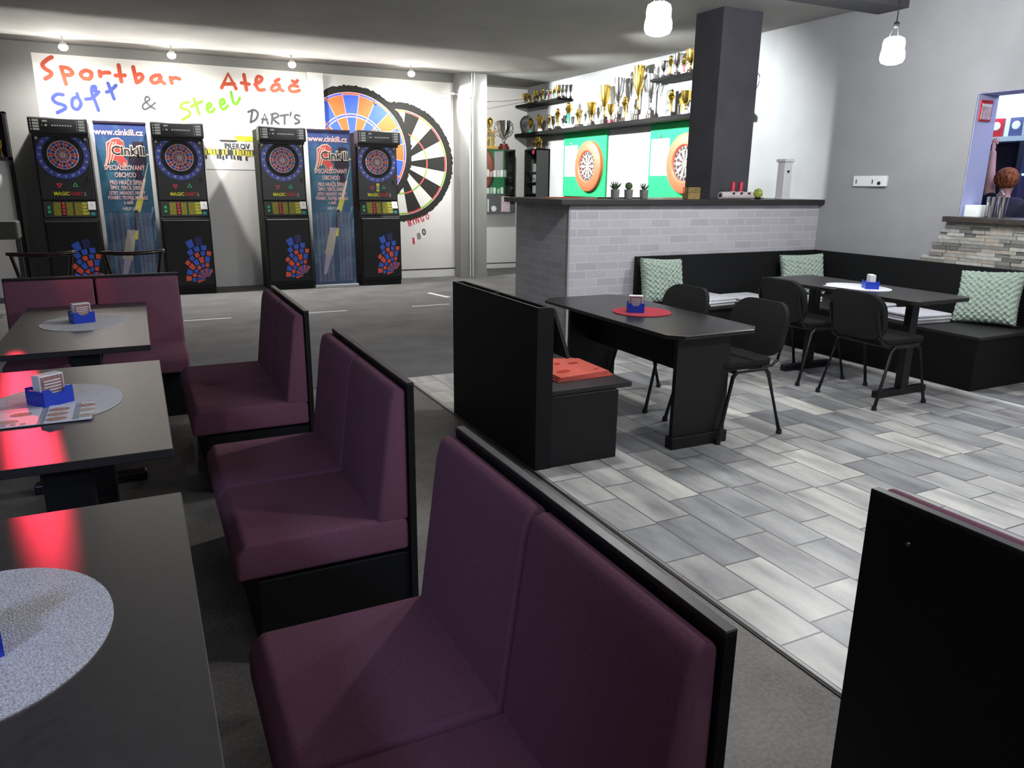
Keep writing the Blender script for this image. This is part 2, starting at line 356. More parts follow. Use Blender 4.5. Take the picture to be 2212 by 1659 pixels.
# ================================================================== THE ROOM
XW, YW, YR, H0 = 6.457, 11.72, 12.56, 3.155
TX = 1.79
struct(MB('carpet').box(-3.2, XW, 5.52, YR + .2, -.05, 0).build('floor'))
struct(MB('vinyl').box(-3.2, TX - .02, -3, 5.515, -.05, 0).build('floor'))
b = MB('tiles'); b.box(TX, XW, -3, 5.52, -.045, .003); b.box(3.42, XW, 5.52, 5.83, -.045, .003); struct(b.build('floor'))
b = MB('strip_dark', 'strip_light')
b.box(TX - .02, TX - .011, -3, 5.52, -.03, .004, 'strip_dark'); b.box(TX - .011, TX - .004, -3, 5.52, -.03, .006, 'strip_light'); b.box(TX - .004, TX, -3, 5.52, -.03, .003, 'strip_dark')
struct(b.build('trim_1'))
struct(MB('strip_dark').box(-.9, TX - .02, 5.515, 5.522, -.03, .003).build('trim_2'))
struct(MB('skirting').box(5.50, 5.535, 2.55, 5.05, .003, .012).build('trim_3'))
struct(MB('ceiling_paint').box(-3.2, 10.3, -3, YR + .2, H0, H0 + .1).build('ceiling'))
b = MB('beam_paint'); b.box(4.0, XW, 5.06, 5.38, 3.075, H0); struct(b.build('ceiling_beam'))
# back wall
b = MB('paint_white', 'paint_grey')
b.box(-3.2, -.97, YW, YW + .2, 0, H0, 'paint_grey'); b.box(-.97, 4.75, YW, YW + .2, 0, 3.03, 'paint_white'); b.box(-.97, 4.75, YW, YW + .2, 3.03, H0, 'paint_grey')
struct(b.build('wall_back'))
b = MB('paint_white', 'paint_grey'); b.box(5.0, XW + .28, YR, YR + .2, 0, 3.12, 'paint_white'); b.box(5.0, XW + .28, YR, YR + .2, 3.12, H0, 'paint_grey')
struct(b.build('wall_back'))
b = MB('paint_grey'); b.box(4.70, 5.16, 11.44, 12.60, 0, H0, 'paint_grey'); b.box(4.69, 5.17, 11.43, 11.5, 0, .10, 'paint_grey')
struct(b.build('wall_column'))
struct(MB('paint_white').box(2.41, 2.63, 11.60, YW, 0, 3.02, 'paint_white').build('trim_4'))
b = MB('skirting', 'strip_dark')
b.box(2.63, 4.70, 11.70, YW, 0, .12, 'skirting', .003); b.box(2.63, 4.70, 11.698, YW, .13, .142, 'strip_dark')
struct(b.build('baseboard_back'))
b = MB('skirting', 'strip_dark')
b.box(5.16, XW, YR - .02, YR, 0, .08, 'skirting', .003); b.box(5.16, XW, YR - .022, YR, .09, .10, 'strip_dark')
struct(b.build('baseboard_back'))
# right wall with the bar hatch
b = MB('paint_wall')
b.box(XW, XW + .283, 4.283, YR, 0, H0); b.box(XW, XW + .283, -3, 4.283, 0, 1.225); b.box(XW, XW + .283, -3, 4.283, 2.28, H0); b.box(XW, XW + .283, -3, 2.2, 1.22, 2.29)
struct(b.build('wall_right'))
b = MB('bar_wall'); b.box(XW + .01, XW + .284, 4.279, 4.284, 1.267, 2.28); b.box(XW + .01, XW + .284, 2.2, 4.28, 2.275, 2.281); struct(b.build('trim_5'))
struct(MB('paint_grey').box(-3.4, -3.2, -3, YR + .2, 0, H0).build('wall_left'))
struct(MB('paint_grey').box(-3.4, 10.3, -3.2, -3, 0, H0).build('wall_front'))
# stacked stone below the hatch
b = MB('stone_0', 'stone_1', 'stone_2', 'stone_3', 'stone_4'); rs = random.Random(3)
z = .80; k = 0
while z < 1.2:
    h = .030; frac = (z - .80) / .4
    y = 4.62 - .28 * frac + rs.uniform(-.07, .07)
    while y > 2.2:
        L_ = rs.uniform(.09, .24); b.box(XW - rs.uniform(.012, .028), XW + .002, y - L_, y - .003, z, z + h - .002, 'stone_%d' % rs.randrange(5)); y -= L_
    z += h
struct(b.build('wall_stone_cladding'))
o = MB('sill_wood').box(XW - .09, XW + .40, 2.2, 4.37, 1.222, 1.267, 'sill_wood', .006, 2).build('windowsill', loc=(XW, 3.3, 1.222))
tag(o, 'dark wooden sill of the lit bar hatch above the stacked stone', 'windowsill')
# counter wall, its slab and the pillar
b = MB('bricks', 'paint_wall'); b.box(3.42, XW, 5.815, 6.86, 0, 1.33, 'bricks')
b.box(3.412, 3.43, 5.807, 5.83, 0, 1.33, 'paint_wall')
struct(b.build('wall_counter'))
o = MB('black_edge').box(3.30, XW - .002, 5.745, 6.90, 1.331, 1.378, 'black_edge', .004, 2).build('countertop', loc=(4.9, 6.3, 1.33))
tag(o, 'long dark countertop lying on the painted brick half wall', 'countertop')
struct(MB('pillar_paint').box(5.222, 5.715, 6.10, 6.50, 1.378, H0).build('wall_pillar'))

# ================================================================== PAINTED WALL ARTWORK
WORDS = {'Sportbar':[[(-0.75,2.99),(-0.8,2.96),(-0.86,2.9),(-0.84,2.85),(-0.78,2.81),(-0.79,2.77),(-0.85,2.73)],[(-0.66,2.88),(-0.63,2.68)],[(-0.66,2.88),(-0.58,2.87),(-0.54,2.82),(-0.58,2.79),(-0.64,2.79)],[(-0.33,2.81),(-0.34,2.78),(-0.36,2.76),(-0.39,2.76),(-0.42,2.76),(-0.44,2.78),(-0.45,2.8),(-0.44,2.83),(-0.41,2.85),(-0.38,2.86),(-0.35,2.85),(-0.33,2.84),(-0.33,2.81)],[(-0.23,2.86),(-0.23,2.8)],[(-0.2,2.84),(-0.16,2.85),(-0.12,2.85)],[(-0.0,2.95),(0.01,2.75)],[(-0.05,2.82),(0.06,2.83)],[(0.17,2.94),(0.19,2.75)],[(0.19,2.84),(0.25,2.86),(0.27,2.82),(0.23,2.77),(0.19,2.75)],[(0.48,2.86),(0.42,2.85),(0.37,2.81),(0.39,2.76),(0.46,2.78),(0.49,2.86),(0.49,2.79),(0.53,2.76)],[(0.61,2.84),(0.62,2.77)],[(0.61,2.81),(0.66,2.84),(0.72,2.83)]],'Atlac':[[(1.25,2.75),(1.35,2.94),(1.44,2.75)],[(1.29,2.8),(1.42,2.81)],[(1.56,2.94),(1.58,2.74)],[(1.52,2.83),(1.62,2.82)],[(1.7,2.82),(1.77,2.86),(1.8,2.91),(1.75,2.93),(1.72,2.88),(1.72,2.79),(1.76,2.75),(1.82,2.76)],[(2.02,2.84),(1.96,2.83),(1.92,2.78),(1.95,2.75),(2.02,2.78),(2.03,2.84),(2.04,2.78),(2.08,2.76)],[(1.98,2.88),(2.03,2.91)],[(2.29,2.83),(2.21,2.84),(2.17,2.8),(2.19,2.76),(2.26,2.76),(2.31,2.78)],[(2.22,2.9),(2.26,2.88),(2.29,2.91)]],'Soft':[[(-0.68,2.55),(-0.75,2.55),(-0.8,2.5),(-0.77,2.45),(-0.68,2.42),(-0.68,2.38),(-0.77,2.33)],[(-0.53,2.53),(-0.58,2.5),(-0.59,2.41),(-0.54,2.38),(-0.49,2.45),(-0.51,2.52),(-0.52,2.57)],[(-0.31,2.61),(-0.3,2.67),(-0.34,2.66),(-0.35,2.58),(-0.32,2.47),(-0.3,2.38)],[(-0.43,2.51),(-0.35,2.53),(-0.27,2.61)],[(-0.15,2.72),(-0.1,2.53)],[(-0.18,2.61),(-0.12,2.64),(-0.06,2.7)]],'amp':[[(0.39,2.51),(0.33,2.46),(0.26,2.42),(0.23,2.44),(0.25,2.49),(0.32,2.54),(0.32,2.57),(0.29,2.58),(0.27,2.53),(0.33,2.46),(0.38,2.43)]],'Steel':[[(0.81,2.54),(0.73,2.52),(0.7,2.46),(0.78,2.44),(0.81,2.38),(0.71,2.31)],[(0.88,2.59),(0.93,2.39)],[(0.83,2.48),(0.98,2.56)],[(1.03,2.46),(1.09,2.5),(1.08,2.54),(1.04,2.51),(1.05,2.43),(1.1,2.43),(1.13,2.47)],[(1.21,2.53),(1.27,2.55),(1.26,2.6),(1.22,2.58),(1.22,2.49),(1.26,2.47),(1.31,2.52)],[(1.37,2.7),(1.39,2.57),(1.43,2.55),(1.48,2.63)]],'Darts':[[(1.64,2.48),(1.6,2.31)],[(1.58,2.45),(1.66,2.48),(1.71,2.44),(1.68,2.36),(1.6,2.31)],[(1.76,2.31),(1.8,2.44),(1.84,2.3)],[(1.76,2.36),(1.83,2.36)],[(1.91,2.43),(1.89,2.3)],[(1.89,2.43),(1.96,2.45),(1.99,2.41),(1.92,2.37),(1.99,2.31)],[(2.02,2.42),(2.13,2.44)],[(2.08,2.43),(2.07,2.31)],[(2.17,2.47),(2.16,2.43)],[(2.29,2.43),(2.24,2.44),(2.22,2.4),(2.27,2.37),(2.28,2.34),(2.22,2.32)]]}
Yp = YW - .0005
def smooth_line(P, k=4):
    if len(P) < 3: return P
    Q = [P[0]] + list(P) + [P[-1]]; out = []
    for i in range(1, len(Q) - 2):
        for j in range(k):
            t = j / k; a, b_, c_, d = Q[i - 1], Q[i], Q[i + 1], Q[i + 2]
            out.append(tuple(.5 * (2 * b_[n] + (c_[n] - a[n]) * t + (2 * a[n] - 5 * b_[n] + 4 * c_[n] - d[n]) * t * t + (3 * b_[n] - a[n] - 3 * c_[n] + d[n]) * t ** 3) for n in (0, 1)))
    return out + [P[-1]]
def word(key, matname, wd, label, groups, sharp=()):
    pts = [p for s in WORDS[key] for p in s]
    c = (sum(p[0] for p in pts) / len(pts), YW, sum(p[1] for p in pts) / len(pts))
    t = thing('painted_word', label, 'lettering', c, 0, 'painted words on the white wall') if len(groups) > 1 else None
    for gi, g in enumerate(groups):
        b = MB(matname)
        for q, si in enumerate(g): b.ribbon(WORDS[key][si] if si in sharp else smooth_line(WORDS[key][si]), wd, Yp - .0006 * q, matname)
        if t: b.build('letter', t, True)
        else: tag(b.build('painted_sign', loc=c), label, 'lettering', 'painted words on the white wall')
word('Sportbar', 'l_red', .048, 'red painted word Sportbar at the top left of the white wall', [(0,), (1, 2), (3,), (4, 5), (6, 7), (8, 9), (10,), (11, 12)])
word('Atlac', 'l_red', .046, 'red painted word Atl\u00e1\u010d beside the white pilaster', [(0, 1), (2, 3), (4,), (5, 6), (7, 8)], (0,))
word('Soft', 'l_blue', .042, 'blue brushed word Soft on the white wall', [(0,), (1,), (2, 3), (4, 5)])
word('amp', 'l_grey', .022, 'small grey ampersand between the blue and green words', [(0,)])
word('Steel', 'l_green', .036, 'green brushed word Steel on the white wall', [(0,), (1, 2), (3,), (4,), (5,)])
word('Darts', 'l_grey', .030, "dark grey word DART'S above the third dart machine", [(0, 1), (2, 3), (4, 5), (6, 7), (8,), (9,)], (0, 2))
for ch, x, z, k in (('B', 3.93, .875, 0), ('I', 3.995, .895, 1), ('N', 4.06, .915, 2), ('G', 4.145, .94, 3), ('O', 4.235, .975, 4)):
    b = MB('l_pink'); b.text(ch, (x, Yp - .002, z), .13, 'l_pink', bold=.03, rot=.25, wid=.02 if ch == 'I' else .062)
    tag(b.build('wall_letter', loc=(x, YW, z)), 'pink letter %s of the word BINGO under the black and white mural' % ch, 'letter', 'pink BINGO letters')
for ch, x, z, mt, cn in (('1', 3.99, .59, 'l_pink', 'pink'), ('8', 4.08, .665, 'l_olive', 'olive grey'), ('0', 4.17, .73, 'l_grey', 'dark')):
    b = MB(mt); b.text(ch, (x, Yp - .002, z), .14, mt, bold=.03, rot=.1, wid=.035 if ch == '1' else .065)
    tag(b.build('wall_digit', loc=(x, YW, z)), '%s digit %s of the slanting 180 low on the wall' % (cn, ch), 'digit', 'digits of the 180')

def sectors(b, cx, cz, y, rings, n=20, a_off=0, y2=None):
    """rings: (r0, r1, matA, matB)"""
    for r0, r1, ma, mb_ in rings:
        for k in range(n):
            a0 = a_off + 2 * math.pi * (k - .5) / n; a1 = a0 + 2 * math.pi / n
            pts = [(cx + r1 * math.cos(t), y, cz + r1 * math.sin(t)) for t in (a0, (a0 + a1) / 2, a1)] + [(cx + r0 * math.cos(t), y, cz + r0 * math.sin(t)) for t in (a1, (a0 + a1) / 2, a0)]
            if r0 < 1e-4: pts = pts[:4]
            b.poly(pts[::1], ma if k % 2 == 0 else mb_)
def disc(b, cx, cz, y, r, m, n=64, jag=0, rr=None):
    b.poly([(cx + (r + (rr.uniform(-jag, jag) if rr else 0)) * math.cos(2 * math.pi * k / n), y, cz + (r + (rr.uniform(-jag, jag) if rr else 0)) * math.sin(2 * math.pi * k / n)) for k in range(n)], m)
def ringm(b, cx, cz, y, r0, r1, m, n=64):
    for k in range(n):
        a0, a1 = 2 * math.pi * k / n, 2 * math.pi * (k + 1) / n
        b.poly([(cx + r1 * math.cos(a0), y, cz + r1 * math.sin(a0)), (cx + r1 * math.cos(a1), y, cz + r1 * math.sin(a1)), (cx + r0 * math.cos(a1), y, cz + r0 * math.sin(a1)), (cx + r0 * math.cos(a0), y, cz + r0 * math.sin(a0))], m)
def spokes(b, cx, cz, y, r0, r1, wd, m, n=20):
    for k in range(n):
        a = 2 * math.pi * (k - .5) / n; q = (-math.sin(a) * wd / 2, math.cos(a) * wd / 2); c, s_ = math.cos(a), math.sin(a)
        b.poly([(cx + r0 * c + q[0], y, cz + r0 * s_ + q[1]), (cx + r1 * c + q[0], y, cz + r1 * s_ + q[1]), (cx + r1 * c - q[0], y, cz + r1 * s_ - q[1]), (cx + r0 * c - q[0], y, cz + r0 * s_ - q[1])], m)
def clip(b, x=None, z=None):
    g = list(b.bm.verts) + list(b.bm.edges) + list(b.bm.faces)
    bmesh.ops.bisect_plane(b.bm, geom=g, plane_co=(x, 0, 0), plane_no=(-1, 0, 0), clear_outer=True)
# black and white mural (steel board)
rr = random.Random(5); cx, cz, Rm = 3.78, 1.80, .79
b = MB('m_black', 'm_white', 'm_red', 'm_green'); n = 200
disc(b, cx, cz, YW - .001, .90, 'm_black', 260, .012, rr)
sectors(b, cx, cz, YW - .002, [(.04, Rm - .02, 'm_white', 'm_black')], a_off=math.pi / 2)
sectors(b, cx, cz, YW - .003, [(Rm - .028, Rm, 'm_green', 'm_red'), (.452, .475, 'm_green', 'm_red')], a_off=math.pi / 2)
ringm(b, cx, cz, YW - .003, Rm, Rm + .006, 'm_white'); clip(b, 2.63)
tag(b.build('dartboard_mural', loc=(cx, YW, cz)), 'black and white painted dartboard mural with a furry black rim', 'mural')
cx, cz, Rm = 3.06, 1.96, .835
b = MB('m_black', 'm_blue', 'm_orange', 'm_pink')
disc(b, cx, cz, YW - .0045, .935, 'm_black', 260, .012, rr)
disc(b, cx, cz, YW - .0055, Rm + .006, 'm_pink')
sectors(b, cx, cz, YW - .0065, [(.03, Rm - .035, 'm_blue', 'm_orange')], a_off=math.pi / 2)
sectors(b, cx, cz, YW - .0065, [(Rm - .028, Rm - .006, 'm_orange', 'm_blue')], a_off=math.pi / 2)
spokes(b, cx, cz, YW - .0075, .04, Rm, .010, 'm_pink'); ringm(b, cx, cz, YW - .0075, .485, .50, 'm_pink'); ringm(b, cx, cz, YW - .0075, .525, .54, 'm_pink'); ringm(b, cx, cz, YW - .007, .50, .525, 'm_blue')
clip(b, 2.63)
tag(b.build('dartboard_mural', loc=(cx, YW, cz)), 'blue and orange painted dartboard mural behind the rightmost machine', 'mural')
b = MB('silver'); b.lathe([(.001, -.02), (.025, -.02), (.03, -.01), (.03, 0)], (3.44, YW - .008, 2.67), 16, 'silver', 'y'); tag(b.build('wall_button', smooth=40, loc=(3.44, YW, 2.67)), 'small round chrome button stuck where the two murals meet', 'button')

# team photo poster
t = thing('team_poster', 'wide team photo poster with a yellow strip, hung between the two middle dart machines', 'poster', (1.28, YW, 1.98))
b = MB('poster_white'); b.box(.95, 1.62, YW - .006, YW, 1.66, 2.30, 'poster_white'); b.build('poster_sheet', t, True)
b = MB('hill_grey', 'crowd_dark', 'crowd_yellow', 'yellow_strip'); y = YW - .008
b.poly([(.95, y, 2.12), (.95, y, 2.25), (1.05, y, 2.28), (1.15, y, 2.26), (1.25, y, 2.22), (1.4, y, 2.28), (1.62, y, 2.24), (1.62, y, 2.12)], 'hill_grey')
b.poly([(1.26, y - .001, 2.05), (1.26, y - .001, 2.12), (1.62, y - .001, 2.12), (1.62, y - .001, 2.05)], 'yellow_strip')
b.box(.95, 1.62, y - .001, y, 1.86, 1.93, 'crowd_dark')
rr = random.Random(9)
for k in range(17):
    x = .97 + k * .038 + rr.uniform(-.006, .006); zz = 1.885 + rr.uniform(0, .03)
    b.box(x - .014, x + .014, y - .003, y, zz - .045, zz + .03, 'crowd_yellow' if rr.random() < .72 else 'crowd_dark'); disc(b, x, zz + .045, y - .003, .011, 'crowd_dark' if rr.random() < .4 else 'print_skin', 8)
    if rr.random() < .5: b.box(x - .016, x + .010, y - .003, y, zz - .10, zz - .045, 'crowd_dark')
b.text('PREROV', (1.39, y - .004, 1.975), .105, 'l_grey', wid=.34, bold=.02)
b.build('poster_print', t, True)
b = MB('box_white'); b.prism([(1.16, 2.06), (1.2, 2.11), (1.28, 2.13), (1.36, 2.11), (1.4, 2.06)], 'y', YW - .03, YW - .008, 'hill_grey'); b.build('team_crest', t, True)

# ================================================================== DART MACHINES
NUMS = [20, 1, 18, 4, 13, 6, 10, 15, 2, 17, 3, 19, 7, 16, 8, 11, 14, 9, 12, 5]
def make_machine(label):
    t = thing('dart_machine', label, 'dart machine', (0, 0, 0), 0, 'electronic dart machines')
    W2 = .305
    b = MB('black_board_matt')
    b.prism([(0.03, .0), (0.03, .07), (0, .07), (0, 1.0), (.03, 1.03), (.10, 1.24), (.10, 2.05), (.10, 2.2), (.58, 2.2), (.58, 0)], 'x', -W2, W2, 'black_board_matt', .004)
    b.build('cabinet', t)
    b = MB('black_board', 'steel'); b.box(-.285, .285, -.012, .002, .12, .985, 'black_board', .006, 2); b.box(-.285, .285, -.014, 0, .985, .992, 'steel'); dr = b.build('lower_door', t)
    # printed mosaic board, low right
    b = MB('g_blue', 'g_red', 'g_teal', 'd_navy'); cx, cz = .20, .20; q = random.Random(4)
    for r0, r1, lo, hi, n in ((.03, .13, 0, 200, 12), (.145, .19, 20, 190, 9), (.20, .27, 40, 185, 8), (.28, .33, 60, 175, 8), (.34, .40, 85, 170, 6), (.41, .50, 92, 150, 4)):
        for k in range(n):
            a0 = R(lo + (hi - lo) * k / n + 2); a1 = R(lo + (hi - lo) * (k + 1) / n - 2)
            p = [(cx + r1 * math.cos(a0), cz + r1 * math.sin(a0) * 1.15), (cx + r1 * math.cos(a1), cz + r1 * math.sin(a1) * 1.15), (cx + r0 * math.cos(a1), cz + r0 * math.sin(a1) * 1.15), (cx + r0 * math.cos(a0), cz + r0 * math.sin(a0) * 1.15)]
            if any(x_ > .283 or x_ < -.085 or z_ < .13 for x_, z_ in p): continue
            mt = ('g_red' if k % 2 else 'g_blue') if r0 < .3 else q.choice(['g_blue', 'g_blue', 'g_red', 'd_navy', 'g_teal'])
            if r0 >= .34 and k % 2: mt = 'g_blue'
            b.poly([(x_, -.0135, z_) for x_, z_ in p], mt)
    b.build('door_print', dr)
    # control desk
    b = MB('marquee', 'olive', 'olive_light', 'key_green', 'key_red', 'card_white', 'teal')
    def slope(z): return .03 + .07 * (z - 1.03) / .21 - .006
    def pad(x0, x1, z0, z1, m, h=.004): b.prism([(slope(z0) - h, z0), (slope(z1) - h, z1), (slope(z1) + .004, z1), (slope(z0) + .004, z0)], 'x', x0, x1, m)
    pad(-.285, .285, 1.04, 1.235, 'marquee', .001); pad(-.18, -.10, 1.06, 1.22, 'olive', .003); pad(-.04, .03, 1.06, 1.22, 'olive', .003); pad(.05, .21, 1.06, 1.22, 'olive', .003)
    for k in range(4): pad(.135, .205, 1.07 + k * .04, 1.10 + k * .04, 'olive_light', .005)
    for k in range(4): pad(-.085, -.055, 1.07 + k * .04, 1.10 + k * .04, 'key_red', .008)
    for k in range(2): pad(-.245, -.215, 1.09 + k * .05, 1.125 + k * .05, 'key_green', .008)
    pad(.22, .27, 1.06, 1.10, 'teal', .006)
    cp = b.build('control_desk', t)
    b = MB('card_white', 'l_grey'); b.prism([(slope(1.13) - .014, 1.13), (slope(1.23) - .012, 1.23), (slope(1.23) - .01, 1.23), (slope(1.13) - .011, 1.13)], 'x', .20, .285, 'card_white'); b.text('1', (.243, slope(1.18) - .016, 1.18), .05, 'l_grey'); b.build('number_card', cp)
    # target panel
    b = MB('marquee', 'd_ring', 'd_black', 'd_white'); y = .088; cz = 1.79
    b.box(-.29, .29, y, .11, 1.25, 2.04, 'marquee', .004)
    ringm(b, 0, cz, y - .002, .225, .285, 'd_ring', 48); disc(b, 0, cz, y - .002, .222, 'd_black', 48)
    for k, nn in enumerate(NUMS):
        a = math.pi / 2 - 2 * math.pi * k / 20; b.text(str(nn), (.255 * math.cos(a), y - .004, cz + .255 * math.sin(a)), .038, 'd_white', res=1, bold=.03)
    for sx in (-1, 1): b.box(sx * .262 - .012, sx * .262 + .012, y - .008, y, 1.97, 2.03, 'd_white')
    tp = b.build('target_panel', t)
    b = MB('d_white', 'd_red', 'd_blue', 'd_navy', 'd_black'); y = .08
    b.lathe([(.17, -.004), (.17, .012)], (0, y, cz), 48, 'd_white', 'y')
    sectors(b, 0, cz, y - .005, [(.132, .162, 'd_blue', 'd_red'), (.085, .127, 'd_navy', 'd_red'), (.020, .078, 'd_red', 'd_navy')], a_off=math.pi / 2)
    spokes(b, 0, cz, y - .006, .02, .168, .004, 'd_white'); ringm(b, 0, cz, y - .006, .080, .086, 'd_white', 40); ringm(b, 0, cz, y - .006, .127, .132, 'd_white', 40)
    disc(b, 0, cz, y - .007, .018, 'd_white', 16); disc(b, 0, cz, y - .008, .009, 'd_black', 12)
    b.build('dartboard', t)
    b = MB('neon_red', 'neon_green', 't_yellow', 'd_red', 'd_white', 'd_black'); y = .082
    for x, up, mt in ((-.085, -1, 'neon_red'), (.09, 1, 'neon_green')):
        for kk in range(3):
            a0, a1 = [math.pi / 2 * up + 2 * math.pi * (kk + d_) / 3 for d_ in (0, 1)]
            b.poly([(x + .036 * math.cos(a0), y, 1.43 + .036 * math.sin(a0)), (x + .036 * math.cos(a1), y, 1.43 + .036 * math.sin(a1)), (x + .022 * math.cos(a1), y, 1.43 + .022 * math.sin(a1)), (x + .022 * math.cos(a0), y, 1.43 + .022 * math.sin(a0))], mt)
    b.text('MAGIC', (-.07, y, 1.325), .062, 't_yellow', wid=.17, bold=.03); b.text('DART', (.095, y, 1.325), .062, 'd_red', wid=.13, bold=.03); b.text('5', (.185, y, 1.318), .062, 'b_beige', wid=.03)
    b.box(.225, .262, y - .004, y + .01, 1.50, 1.54, 'd_black', .003); b.text('A', (.243, y - .006, 1.52), .022, 'olive_light')
    b.build('panel_lettering', t)
    # marquee
    b = MB('marquee', 'dot_dim', 'd_white', 'd_black')
    b.prism([(-.06, 2.035), (-.075, 2.05), (-.075, 2.205), (-.06, 2.22), (.14, 2.22), (.14, 2.035)], 'x', -.312, .312, 'marquee', .006, 2)
    b.box(-.30, .30, .0, .10, 2.0, 2.035, 'd_black')
    y = -.0765
    for k in range(4):
        zz = 2.068 + k * .033
        for x0, x1 in ((-.265, -.20), (.215, .28)): b.box(x0, x1, y - .002, y, zz, zz + .024, 'dot_dim')
        b.box(-.29, -.28, y - .002, y, zz, zz + .02, 'd_white'); b.box(.195, .20, y - .002, y, zz, zz + .02, 'd_white')
    b.box(-.16, -.11, y - .002, y, 2.165, 2.185, 'dot_dim'); b.box(-.14, -.115, y - .002, y, 2.118, 2.135, 'd_white'); b.box(-.17, -.165, y - .002, y, 2.118, 2.135, 'd_white')
    for k in range(8): b.box(-.07 + k * .028, -.052 + k * .028, y - .002, y, 2.12, 2.134, 'd_white')
    b.build('marquee', t, smooth=40)
    return t
MX = [-.735, .59, 1.905, 3.255]; MY = 11.05
mlab = ['leftmost dart machine, partly behind the wooden chair backs', 'second dart machine from the left, between the blue banner and the team poster',
        'third dart machine from the left, to the right of the team poster', 'rightmost dart machine, standing in front of the painted dartboard murals']
m0 = make_machine(mlab[0]); m0.location = (MX[0], MY, 0)
for k in (1, 2, 3): mm = dup(m0, (MX[k], MY, 0), 0, mlab[k])
b = MB('t_yellow', 'teal', 'd_white'); b.box(-.022, .022, .078, .08, 1.375, 1.49, 't_yellow'); b.box(-.018, .018, .0765, .078, 1.40, 1.45, 'teal'); b.text('V', (0, .0755, 1.425), .05, 'd_white')
st = b.build('sticker', mm)

